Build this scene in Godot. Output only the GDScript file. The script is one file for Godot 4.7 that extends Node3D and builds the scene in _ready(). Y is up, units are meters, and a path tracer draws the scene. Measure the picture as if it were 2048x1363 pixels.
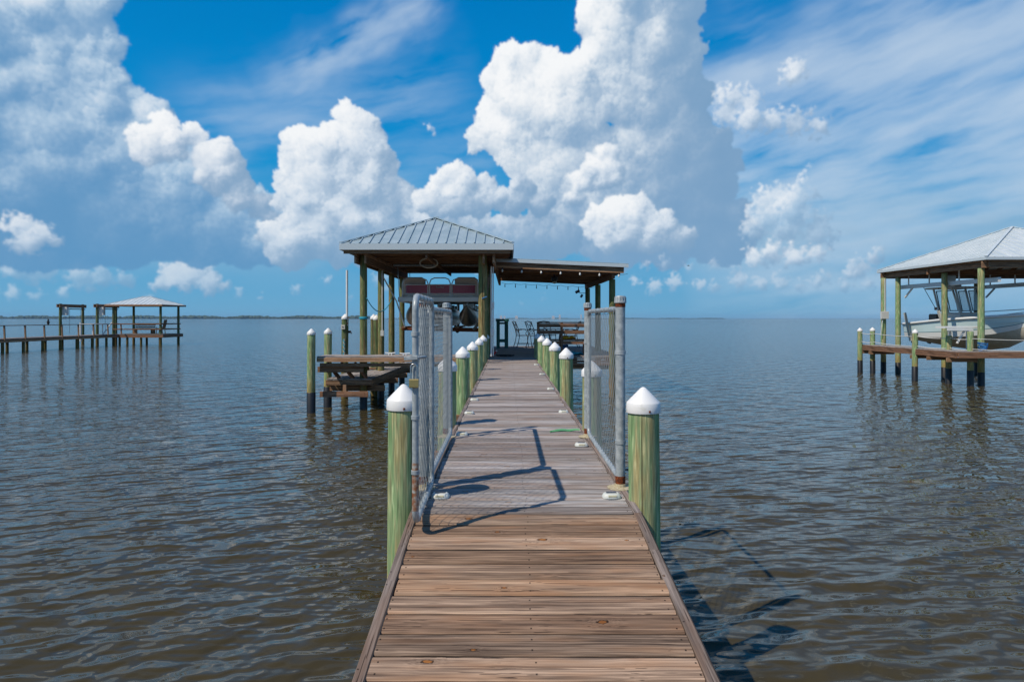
extends Node3D
# A private pier with a chain-link gate, a roofed boat lift and neighbours' docks on a brown bay, under cumulus.
# Deck top is y = 0, the water is at WATER, the walkway runs along -Z.

const WATER := -1.2
const SUN := Vector3(-0.68, 1.0, 0.49)
var rng := RandomNumberGenerator.new()
var used := {}
var M := {}

func _ready() -> void:
	rng.seed = 77
	setup_camera()
	setup_sky()
	make_materials()
	build_water()
	build_shores()
	build_walkway()
	build_pilings()
	build_platform()
	build_lift_house()
	build_catwalk()
	build_neighbour_house()
	build_far_dock()
	build_gate()
	build_small_things()

# ---------------------------------------------------------------- camera, light, sky
func setup_camera() -> void:
	var cam := Camera3D.new()
	cam.name = "camera"
	cam.position = Vector3(0, 1.1, 0)
	cam.projection = Camera3D.PROJECTION_FRUSTUM
	cam.near = 0.1
	cam.far = 20000.0
	cam.size = 0.1 * 1363.0 / 1365.0
	cam.frustum_offset = Vector2(7.0, -44.5) / 1365.0 * 0.1   # a shifted lens: upright lines stay upright
	add_child(cam)
	cam.current = true
	var sun := DirectionalLight3D.new()
	sun.name = "sun"
	sun.light_color = Color(1.0, 0.955, 0.88)
	sun.light_energy = 1.22
	sun.light_angular_distance = 0.5
	sun.shadow_enabled = true
	add_child(sun)
	sun.look_at_from_position(SUN * 100.0, Vector3.ZERO, Vector3.UP)

func setup_sky() -> void:
	var env := Environment.new()
	env.background_mode = Environment.BG_SKY
	var sky := Sky.new()
	var pm := PanoramaSkyMaterial.new()
	pm.panorama = ImageTexture.create_from_image(sky_image())
	sky.sky_material = pm
	env.sky = sky
	env.background_energy_multiplier = 1.0
	env.tonemap_mode = Environment.TONE_MAPPER_LINEAR
	env.tonemap_exposure = 1.0
	env.sdfgi_enabled = true
	env.ssao_enabled = true
	env.ssil_enabled = true
	env.fog_enabled = FOG > 0.0
	env.fog_density = FOG
	env.fog_light_color = Color(0.62, 0.78, 0.92)
	var we := WorldEnvironment.new()
	we.name = "environment"
	we.environment = env
	add_child(we)

const FOG := 0.00004

# --- the sky: blue air, cirrus streaks, cumulus built of heaps of lumps lit from the sun's side
const AIR := [[0.0, 112, 170, 206], [3.0, 92, 165, 208], [8.0, 44, 154, 210], [15.0, 4, 138, 205], [25.0, 0, 121, 192], [45.0, 0, 96, 168], [91.0, 0, 80, 150]]
var air_table := PackedVector3Array()

func lin(r: float, g: float, b: float) -> Vector3:
	var c := Color(r / 255.0, g / 255.0, b / 255.0).srgb_to_linear()
	return Vector3(c.r, c.g, c.b)

func air(el: float) -> Vector3:
	return air_table[clampi(int(el * 10.0), 0, 909)]

func noise(kind_seed: int, freq: float, octaves: int, gain := 0.5) -> FastNoiseLite:
	var n := FastNoiseLite.new()
	n.noise_type = FastNoiseLite.TYPE_PERLIN
	n.seed = kind_seed
	n.frequency = freq
	n.fractal_type = FastNoiseLite.FRACTAL_FBM
	n.fractal_octaves = octaves
	n.fractal_gain = gain
	return n

# px, py: a direction given as a point on the plane z = -1365 (x from 1017, y from 637); returns azimuth and height in degrees
func ang(px: float, py: float) -> Vector2:
	var az := atan((px - 1017.0) / 1365.0)
	return Vector2(rad_to_deg(az), rad_to_deg(atan((637.0 - py) / 1365.0 * cos(az))))

func cloud_list() -> Array:
	var c := []
	var add := func(l: Array, o: Dictionary) -> void:
		var lumps := []
		for q in l:
			var a := ang(q[0], q[1])
			lumps.append([a.x, a.y, rad_to_deg(q[2] / 1365.0), 0.0])
		o.l = lumps
		var s := ang(o.at[0], o.at[1])
		o.ax = s.x
		o.ay = s.y
		c.append(o)
	add.call([[30,520,35],[90,530,30],[160,548,26],[200,555,24],[250,560,20]], {at=[100,480], gk=.03, op=.7, soft=.6, lev=2, warp=1.1, big=.4, hzk=.55, mid=lin(176,200,221), er=.9})
	add.call([[345,550,26],[380,545,30],[420,560,26],[450,570,16],[325,565,20]], {at=[380,520], gk=.05, op=.85, soft=.5, lev=2, warp=1.0, big=.35, hzk=.4, lit=lin(228,234,240), er=.9})
	add.call([[1270,565,14],[1310,572,18],[1350,562,20],[1400,568,17],[1430,574,16],[1480,560,20],[1520,568,18],[1560,562,20],[1600,572,16],[1640,560,18],[1690,572,16],[1740,565,16]], {at=[1500,520], gk=.05, op=.7, soft=.6, lev=2, warp=1.2, big=.4, hzk=.5, lit=lin(228,233,240), er=1.0})
	add.call([[60,30,80],[120,10,80],[175,62,48],[200,85,30],[80,110,75],[30,150,50],[130,150,70],[160,120,50],[110,220,90],[190,230,70],[40,280,110],[150,310,100],[240,290,80],[300,250,50],[60,400,120],[180,410,110],[280,390,90],[360,370,80],[430,350,45],[455,400,55],[350,450,70],[250,460,70],[440,450,70],[510,420,40],[520,470,55],[560,490,45],[600,480,40],[150,470,60],[420,490,40],[490,495,35],[-60,60,90],[-90,180,110],[-120,330,120],[-100,430,110]], {at=[230,60], gx=-.6, gy=-1.0, gk=.040, op=.95, mid=lin(178,202,224), dark=lin(96,147,192), lit=lin(240,244,248), soft=.25, base=4.2, big=1.0, hzk=.5, seed=11})
	add.call([[300,290,38],[345,290,28],[327,240,22],[388,268,22],[430,320,40],[450,350,35],[480,390,28],[520,410,25],[545,440,22]], {at=[350,300], gk=.06, soft=.2, lev=3, big=.5, mid=lin(198,212,228), hzk=.2, seed=12})
	add.call([[40,455,26],[80,465,24],[60,480,28],[110,480,18]], {at=[50,440], gk=.06, soft=.6, lev=2, big=.4, hzk=.3, seed=13, op=.85, warp=1.2, er=.9})
	add.call([[1200,25,50],[1265,15,70],[1330,35,55],[1365,60,30],[1230,100,70],[1310,110,75],[1040,140,48],[1000,160,40],[1090,135,38],[1130,170,60],[990,215,35],[1060,220,75],[960,270,30],[1010,270,50],[1150,250,60],[1262,180,70],[1330,190,70],[1385,200,25],[1060,310,60],[1130,330,60],[1300,280,70],[1360,280,70],[1415,280,35],[1200,380,70],[1260,360,70],[1340,360,80],[1420,350,50],[1090,390,50],[1160,420,55],[1300,440,70],[1390,430,70],[1450,440,45],[1470,480,40],[1240,460,60],[1200,480,40],[1420,480,50],[1340,490,50],[1250,-60,80],[1330,-40,70]], {at=[1190,130], gx=.9, gy=-.5, gk=.052, soft=.18, base=4.3, big=.9, mid=lin(198,213,228), dark=lin(122,160,196), hzk=.35, seed=21, dim=.05})
	add.call([[1190,440,26],[1230,425,36],[1275,430,40],[1320,460,36],[1360,475,28],[1250,465,40],[1210,470,30],[1300,480,26]], {at=[1240,430], gk=.07, soft=.2, lev=3, big=.5, hzk=.25, base=4.9, seed=22})
	add.call([[1165,360,26],[1190,335,26],[1215,310,25],[1225,345,30],[1150,395,20]], {at=[1180,330], gk=.06, soft=.3, lev=3, big=.4, hzk=.1, seed=23})
	add.call([[692,228,22],[712,252,38],[735,285,40],[670,270,30],[600,285,36],[575,300,20],[640,295,38],[690,310,60],[745,330,40],[590,345,35],[640,360,60],[720,380,60],[580,395,30],[620,420,50],[690,430,60],[770,410,45],[810,395,28],[830,420,25],[760,450,50],[850,455,45],[900,470,50],[680,480,50],[620,470,40],[950,470,45],[800,490,45],[1010,470,45],[730,500,40],[580,490,50],[1060,480,45],[1110,480,40]], {at=[640,300], gx=.5, gy=-1.0, gk=.034, soft=.18, base=4.2, big=.8, hzk=.45, seed=31, dim=.03})
	add.call([[905,345,24],[890,370,30],[930,365,30],[965,372,24],[870,400,30],[915,400,36],[960,400,30],[1000,400,24],[1040,390,28],[1055,375,20],[1025,410,25],[850,395,22],[1080,410,26]], {at=[900,350], gk=.08, soft=.18, base=5.0, big=.4, hzk=.3, seed=41})
	add.call([[1445,190,22],[1475,195,28],[1505,200,24],[1450,225,28],[1500,235,34],[1545,240,28],[1590,245,30],[1640,250,24]], {at=[1470,190], gk=.05, soft=.9, lev=2, warp=1.6, big=.5, op=.8, er=1.1, hzk=.1, seed=51})
	add.call([[1590,140,26],[1605,125,18],[1575,155,18],[1612,150,14]], {at=[1600,120], gk=.05, soft=.8, lev=2, warp=1.5, big=.3, op=.8, er=1.1, hzk=.05, seed=52})
	add.call([[1530,400,30],[1560,390,30],[1600,395,30],[1540,430,34],[1590,430,40],[1640,440,28],[1510,455,34],[1570,465,34],[1630,470,30],[1610,348,16],[1620,335,10],[1665,480,20]], {at=[1540,390], gk=.06, soft=1.0, lev=2, warp=1.7, big=.5, op=.75, er=1.1, hzk=.2, mid=lin(180,204,226), seed=53})
	add.call([[1510,515,22],[1545,505,26],[1590,515,26],[1640,505,22],[1720,535,24],[1750,515,20],[1760,500,12],[1700,545,18]], {at=[1560,495], gk=.06, soft=.7, lev=2, warp=1.4, big=.35, op=.85, er=1.0, hzk=.3, seed=54})
	add.call([[860,255,10],[870,268,9],[848,250,7],[875,245,6]], {at=[860,250], gk=.02, soft=.5, lev=1, warp=1.2, big=.2, op=.75, er=.9, hzk=.1, seed=55})
	add.call([[20,585,14],[70,590,12],[130,583,14],[300,592,10],[480,585,12],[520,592,9],[590,578,12],[600,570,9],[650,560,14],[662,552,8],[700,592,9],[760,560,18],[775,575,14]], {at=[400,560], gk=.03, op=.55, soft=.5, lev=2, warp=1.2, big=.3, hzk=.6, er=1.0, seed=61})
	add.call([[960,540,16],[1000,530,18],[1035,548,12],[1040,605,8],[1090,590,9],[1290,530,14],[1330,522,16],[1380,535,14],[1430,528,16],[1470,545,14],[1820,560,12],[1870,575,10]], {at=[1200,510], gk=.03, op=.5, soft=.6, lev=2, warp=1.3, big=.3, hzk=.5, er=1.0, seed=62})
	# the same weather all the way round
	var r := RandomNumberGenerator.new()
	r.seed = 404
	var a := 52.0
	while a < 306.0:
		var l := []
		var tall := r.randf_range(3.0, 14.0)
		var wide := r.randf_range(5.0, 13.0)
		for k in int(wide * 3.2):
			var x := r.randf_range(-1, 1)
			var top := tall * (1.0 - x * x) * r.randf_range(0.5, 1.1)
			var rad := r.randf_range(1.0, 2.8)
			l.append([a + x * wide, 5.0 + r.randf() * top, rad, 0.0])
		c.append({l=l, ax=a - wide * 0.3, ay=5.0 + tall, gk=.03, soft=.4, base=4.2, big=.9, hzk=.45, lev=2, seed=int(a)})
		a += wide * r.randf_range(1.5, 2.6)
	for k in 16:
		var ca := r.randf_range(50.0, 310.0)
		var ce := r.randf_range(24.0, 48.0)
		var l2 := []
		for j in 12:
			l2.append([ca + r.randf_range(-5, 5), ce + r.randf_range(-1.5, 2.0), r.randf_range(1.0, 2.4), 0.0])
		c.append({l=l2, ax=ca, ay=ce + 2.0, gk=.05, soft=.7, warp=1.4, big=.8, hzk=.05, lev=2, seed=900 + k, er=.9, op=.9})
	return c

func box_blur(a: PackedFloat32Array, w: int, h: int, r: int) -> PackedFloat32Array:
	var src := a
	for pass_no in 2:
		var t := PackedFloat32Array()
		t.resize(w * h)
		var inv := 1.0 / (2 * r + 1)
		for y in h:
			var o := y * w
			var s := src[o] * (r + 1)
			for k in range(1, r + 1):
				s += src[o + mini(k, w - 1)]
			for x in w:
				t[o + x] = s * inv
				s += src[o + mini(x + r + 1, w - 1)] - src[o + maxi(x - r, 0)]
		var u := PackedFloat32Array()
		u.resize(w * h)
		for x in w:
			var s := t[x] * (r + 1)
			for k in range(1, r + 1):
				s += t[x + mini(k, h - 1) * w]
			for y in h:
				u[y * w + x] = s * inv
				s += t[x + mini(y + r + 1, h - 1) * w] - t[x + maxi(y - r, 0) * w]
		src = u
	return src

# one cumulus: returns [x0, y0, w, h, rgb floats, alpha floats] in a window of ppd pixels a degree whose left edge is az0 and top el1
func cloud_layer(C: Dictionary, az0: float, el1: float, ppd: float, W: int, H: int) -> Array:
	var r := RandomNumberGenerator.new()
	r.seed = C.get("seed", 1)
	var amp: float = C.get("warp", 1.0)
	var lo := Vector2(1e9, 1e9)
	var hi := Vector2(-1e9, -1e9)
	for q in C.l:
		var m: float = q[2] * 2.2 + 0.8 * amp
		lo = lo.min(Vector2(q[0] - m, q[1] - m))
		hi = hi.max(Vector2(q[0] + m, q[1] + m))
	var X0 := clampi(int((lo.x - az0) * ppd), 0, W)
	var X1 := clampi(int((hi.x - az0) * ppd), 0, W)
	var Y0 := clampi(int((el1 - hi.y) * ppd), 0, H)
	var Y1 := clampi(int((el1 - lo.y) * ppd), 0, H)
	var w := X1 - X0
	var h := Y1 - Y0
	if w < 3 or h < 3:
		return []
	var all: Array = C.l.duplicate()
	var cur: Array = C.l
	var counts := [9, 7, 5]
	var lev: int = C.get("lev", 3)
	for v in lev:
		var nxt := []
		for q in cur:
			for k in counts[v]:
				var th := r.randf() * TAU
				var cp := r.randf_range(0.05, 1.0)
				var sp := sqrt(1.0 - cp * cp)
				var rad: float = q[2]
				var f := 0.43 * r.randf_range(0.7, 1.25)
				nxt.append([q[0] + rad * 0.92 * sp * cos(th), q[1] + rad * 0.88 * sp * sin(th), rad * f, q[3] + rad * 0.74 * cp])
		all.append_array(nxt)
		cur = nxt
	var n := w * h
	var wx := PackedFloat32Array(); wx.resize(n)
	var wy := PackedFloat32Array(); wy.resize(n)
	var na := noise(1, 0.9, 4)
	var nb := noise(9, 0.9, 4)
	var nc := noise(5, 4.0, 3)
	var nd := noise(13, 4.0, 3)
	for y in h:
		var el := el1 - (Y0 + y + 0.5) / ppd
		for x in w:
			var az := az0 + (X0 + x + 0.5) / ppd
			wx[y * w + x] = az + amp * (0.40 * na.get_noise_2d(az, el) + 0.15 * nc.get_noise_2d(az, el))
			wy[y * w + x] = el + amp * (0.40 * nb.get_noise_2d(az, el) + 0.15 * nd.get_noise_2d(az, el))
	var hh := PackedFloat32Array(); hh.resize(n); hh.fill(-0.6)
	var ls := PackedFloat32Array(); ls.resize(n)
	var al := PackedFloat32Array(); al.resize(n)
	var S := Vector3(-0.50, 0.74, 0.45).normalized()
	var soft: float = C.get("soft", 0.25)
	var base: float = C.get("base", -90.0)
	for q in all:
		var a: float = q[0]
		var e: float = q[1]
		var rad: float = q[2]
		var z: float = q[3]
		if e - rad * 0.6 < base or rad * ppd < 0.6:
			continue
		var m := rad + 0.5 * amp
		var x0 := maxi(0, int((a - m - az0) * ppd) - X0)
		var x1 := mini(w, int((a + m - az0) * ppd) + 1 - X0)
		var y0 := maxi(0, int((el1 - e - m) * ppd) - Y0)
		var y1 := mini(h, int((el1 - e + m) * ppd) + 1 - Y0)
		var ir := 1.0 / rad
		for y in range(y0, y1):
			for i in range(y * w + x0, y * w + x1):
				var dx := (wx[i] - a) * ir
				var dy := (wy[i] - e) * ir
				var d2 := dx * dx + dy * dy
				if d2 < 1.0:
					var nz := sqrt(1.0 - d2)
					var hz := z + rad * nz
					if hz > hh[i]:
						hh[i] = hz
						ls[i] = (dx * S.x + dy * S.y + nz * S.z) * 0.5 + 0.5
					var av := minf(1.0, (1.0 - sqrt(d2)) * rad / soft)
					if av > al[i]:
						al[i] = av
	var msk := PackedFloat32Array(); msk.resize(n)
	for i in n:
		msk[i] = 1.0 if al[i] > 0.0 else 0.001
		ls[i] *= msk[i]
	var sc := ppd / 11.38
	var r2 := maxi(1, int(3.5 * sc))
	var r3 := maxi(1, int(8.0 * sc))
	var m2 := box_blur(msk, w, h, r2)
	var m3 := box_blur(msk, w, h, r3)
	var l2 := box_blur(ls, w, h, r2)
	var l3 := box_blur(ls, w, h, r3)
	var hb := box_blur(hh, w, h, maxi(1, int(C.get("big", 0.7) * ppd * 0.8)))
	var hs := box_blur(hh, w, h, maxi(1, int(1.6 * sc)))
	var occ := PackedFloat32Array(); occ.resize(n)
	for k in range(1, 13):
		var dd := 0.10 * pow(k, 1.4)
		var sx := roundi(S.x * dd * ppd)
		var sy := roundi(-S.y * dd * ppd)
		var up := S.z * dd * 0.9 + 0.05
		var inv := 1.0 / (0.5 + 0.15 * dd)
		for y in range(maxi(0, -sy), h):
			for x in range(maxi(0, -sx), w):
				var i := y * w + x
				var v := (hs[i + sy * w + sx] - hs[i] - up) * inv
				if v > occ[i]:
					occ[i] = v
	for i in n:
		occ[i] = minf(occ[i], 1.0)
	occ = box_blur(occ, w, h, maxi(1, int(2.5 * sc)))
	var ab := box_blur(al, w, h, maxi(1, int(2.5 * sc)))
	var rgb := PackedFloat32Array(); rgb.resize(n * 3)
	var n1 := noise(61, 3.0, 4)
	var n2 := noise(67, 0.5, 3)
	var n3 := noise(71, 2.2, 5)
	var lit: Vector3 = C.get("lit", lin(246, 248, 250))
	var mid: Vector3 = C.get("mid", lin(202, 216, 231))
	var dark: Vector3 = C.get("dark", lin(124, 160, 194))
	var gd := Vector2(C.get("gx", 0.5), C.get("gy", -1.0)).normalized()
	var gk: float = C.get("gk", 0.05)
	var hzk: float = C.get("hzk", 0.75)
	var er: float = C.get("er", 0.36)
	var op: float = C.get("op", 1.0)
	for y in h:
		var el := el1 - (Y0 + y + 0.5) / ppd
		var hazy := exp(-el / 4.0) * hzk
		var ac := air(el * 0.6 + 1.0)
		for x in w:
			var i := y * w + x
			if ab[i] <= 0.0:
				al[i] = 0.0
				continue
			var az := az0 + (X0 + x + 0.5) / ppd
			var xm := maxi(x - 1, 0)
			var xp := mini(x + 1, w - 1)
			var ym := maxi(y - 1, 0)
			var yp := mini(y + 1, h - 1)
			var gx := (hb[y * w + xp] - hb[y * w + xm]) * 0.5 * ppd
			var gy := (hb[yp * w + x] - hb[ym * w + x]) * 0.5 * ppd
			var bn := Vector3(-gx, gy, 0.8).normalized()
			var lb := clampf(bn.dot(S) * 0.6 + 0.4, 0.0, 1.0)
			var t := ls[i] / msk[i] * 0.24 + l2[i] / m2[i] * 0.22 + l3[i] / m3[i] * 0.12 + pow(lb, 1.2) * 0.42
			t = t * (1.0 - 0.60 * occ[i]) + n1.get_noise_2d(az, el) * 0.12 + n2.get_noise_2d(az, el) * 0.24
			t -= clampf(((az - C.ax) * gd.x + (el - C.ay) * gd.y) * gk, -0.15, 0.6)
			t = (t - 0.16 - C.get("dim", 0.0)) / 0.82
			if t < 0.35:
				t = 0.35 * exp((t - 0.35) / 0.35)
			t = clampf(t, 0.0, 1.0)
			t = t * 0.5 + 0.5 * t * t * (3.0 - 2.0 * t)
			var col := mid.lerp(lit, t * 2.0 - 1.0) if t > 0.5 else dark.lerp(mid, t * 2.0)
			col = col.lerp(ac, hazy)
			var av := al[i] * 0.55 + ab[i] * 0.45
			av = clampf((av - 0.12) * 1.35 + n3.get_noise_2d(az, el) * 1.4 * er * (1.0 - av) * 1.5 * minf(1.0, av * 4.0), 0.0, 1.0)
			al[i] = av * av * (3.0 - 2.0 * av) * op
			rgb[i * 3] = col.x
			rgb[i * 3 + 1] = col.y
			rgb[i * 3 + 2] = col.z
	return [X0, Y0, w, h, rgb, al]

# streaks: from, to (degrees), width, angle, opacity, stretch
const CIRRUS := [[14.9, 11.9, 43.2, 16.2, 5.5, 15.0, 1.0, 1.0], [15.7, 17.5, 40.9, 22.0, 3.5, 13.0, 0.9, 1.0], [17.6, 6.2, 43.2, 9.0, 6.0, 7.0, 1.15, 1.4], [-18.5, 18.2, -6.5, 25.2, 1.5, 30.0, 1.0, 0.7], [-26.0, 13.5, -4.9, 18.4, 3.0, 12.0, 0.45, 1.0], [-13.0, 10.4, -0.7, 13.9, 2.5, 5.0, 0.35, 1.2],
	[60.0, 20.0, 110.0, 34.0, 6.0, 14.0, 1.0, 1.2], [150.0, 30.0, 210.0, 22.0, 6.0, -8.0, 0.9, 1.2], [230.0, 18.0, 290.0, 40.0, 6.0, 20.0, 0.9, 1.2], [-40.0, 44.0, 40.0, 36.0, 5.0, 8.0, 0.7, 1.2]]

func air_rows(job: int, out: Array, az0: float, el1: float, ppd: float, W: int, H: int, rows: int) -> void:
	var n1 := noise(21, 0.22, 3)
	var n2 := noise(31, 0.5, 3)
	var n3 := noise(37, 0.5, 3)
	var n4 := noise(41, 0.9, 5, 0.55)
	var n5 := noise(47, 0.26, 3)
	var n6 := noise(81, 0.4, 4)
	var y0 := job * rows
	var y1 := mini(H, y0 + rows)
	var t := PackedFloat32Array()
	t.resize((y1 - y0) * W * 3)
	var pale := lin(198, 215, 232)
	var veil := lin(142, 180, 209)
	for y in range(y0, y1):
		var el := el1 - (y + 0.5) / ppd
		for x in W:
			var az := az0 + (x + 0.5) / ppd
			var c := air(el)
			for s in CIRRUS:
				var d := Vector2(s[2] - s[0], s[3] - s[1])
				var ln := d.length()
				d /= ln
				var p := Vector2(az - s[0], el - s[1])
				var along := p.dot(d) / ln
				if along < -0.15 or along > 1.15:
					continue
				var q: float = (-p.x * d.y + p.y * d.x + 1.7 * n1.get_noise_2d(az, el)) / s[4]
				if absf(q) > 2.2:
					continue
				var m := exp(-q * q) * clampf(minf(along + 0.15, 1.15 - along) / 0.3, 0.0, 1.0)
				var ca := cos(deg_to_rad(s[5]))
				var sa := sin(deg_to_rad(s[5]))
				var sx := az * ca + el * sa + 0.5 * n2.get_noise_2d(az, el)
				var sy := -az * sa + el * ca + 0.30 * n3.get_noise_2d(az, el)
				var k := n4.get_noise_2d(sx * 0.18 / s[7], sy) * 0.7 + 0.5
				var k2 := n5.get_noise_2d(sx * 0.2, sy) * 0.7 + 0.5
				var a: float = m * s[6] * clampf(k * 0.8 + k2 * 1.4 - 0.66, 0.0, 1.0) * 1.5
				c = c.lerp(pale, 0.9 * (1.0 - exp(-a)))
			var v := exp(-pow((el - 6.0) / 2.6, 2.0)) * clampf(n6.get_noise_2d(az * 0.33, el) * 1.3 + 0.6, 0.0, 1.0)
			c = c.lerp(veil, 0.7 * v)
			var i := ((y - y0) * W + x) * 3
			t[i] = c.x
			t[i + 1] = c.y
			t[i + 2] = c.z
	out[job] = t

func sky_window(clouds: Array, az0: float, el1: float, ppd: float, W: int, H: int) -> Image:
	var rows := 16
	var jobs := ceili(H / float(rows))
	var parts := []
	parts.resize(jobs)
	var g := WorkerThreadPool.add_group_task(func(j: int) -> void: air_rows(j, parts, az0, el1, ppd, W, H, rows), jobs)
	WorkerThreadPool.wait_for_group_task_completion(g)
	var buf := PackedFloat32Array()
	for p in parts:
		buf.append_array(p)
	var layers := []
	layers.resize(clouds.size())
	g = WorkerThreadPool.add_group_task(func(j: int) -> void: layers[j] = cloud_layer(clouds[j], az0, el1, ppd, W, H), clouds.size())
	WorkerThreadPool.wait_for_group_task_completion(g)
	for L in layers:
		if L == null or L.is_empty():
			continue
		var rgb: PackedFloat32Array = L[4]
		var al: PackedFloat32Array = L[5]
		for y in L[3]:
			for x in L[2]:
				var i: int = y * L[2] + x
				var a := al[i]
				if a > 0.0:
					var o: int = ((L[1] + y) * W + L[0] + x) * 3
					buf[o] += (rgb[i * 3] - buf[o]) * a
					buf[o + 1] += (rgb[i * 3 + 1] - buf[o + 1]) * a
					buf[o + 2] += (rgb[i * 3 + 2] - buf[o + 2]) * a
	var im := Image.create_from_data(W, H, false, Image.FORMAT_RGBF, buf.to_byte_array())
	return im

func sky_image() -> Image:
	for k in 912:
		var e := k / 10.0
		for j in AIR.size() - 1:
			if e <= AIR[j + 1][0]:
				var a := lin(AIR[j][1], AIR[j][2], AIR[j][3])
				var b := lin(AIR[j + 1][1], AIR[j + 1][2], AIR[j + 1][3])
				air_table.append(a.lerp(b, (e - AIR[j][0]) / (AIR[j + 1][0] - AIR[j][0])))
				break
	var clouds := cloud_list()
	var dome := []
	for c in clouds:                                   # the dome runs from azimuth -180 to 180
		if c.l.all(func(q: Array) -> bool: return absf(q[0]) < 40.0 and q[1] < 26.0):
			continue
		for turn in [0.0, -360.0]:
			var d: Dictionary = c.duplicate()
			d.l = c.l.map(func(q: Array) -> Array: return [q[0] + turn, q[1], q[2], q[3]])
			d.ax = c.ax + turn
			dome.append(d)
	var whole := sky_window(dome, -180.0, 90.0, 1024.0 / 360.0, 1024, 256)
	var front := sky_window(clouds, -45.0, 30.0, 4096.0 / 360.0, 1024, 342)
	whole.resize(4096, 1024, Image.INTERPOLATE_CUBIC)
	whole.blit_rect(front, Rect2i(0, 0, 1024, 341), Vector2i(1536, 683))
	var full := Image.create(4096, 2048, false, Image.FORMAT_RGBF)
	full.fill(Color(0.09, 0.13, 0.17))
	full.blit_rect(whole, Rect2i(2048, 0, 2048, 1024), Vector2i.ZERO)          # the picture's left edge is due -Z
	full.blit_rect(whole, Rect2i(0, 0, 2048, 1024), Vector2i(2048, 0))
	return full

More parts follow.
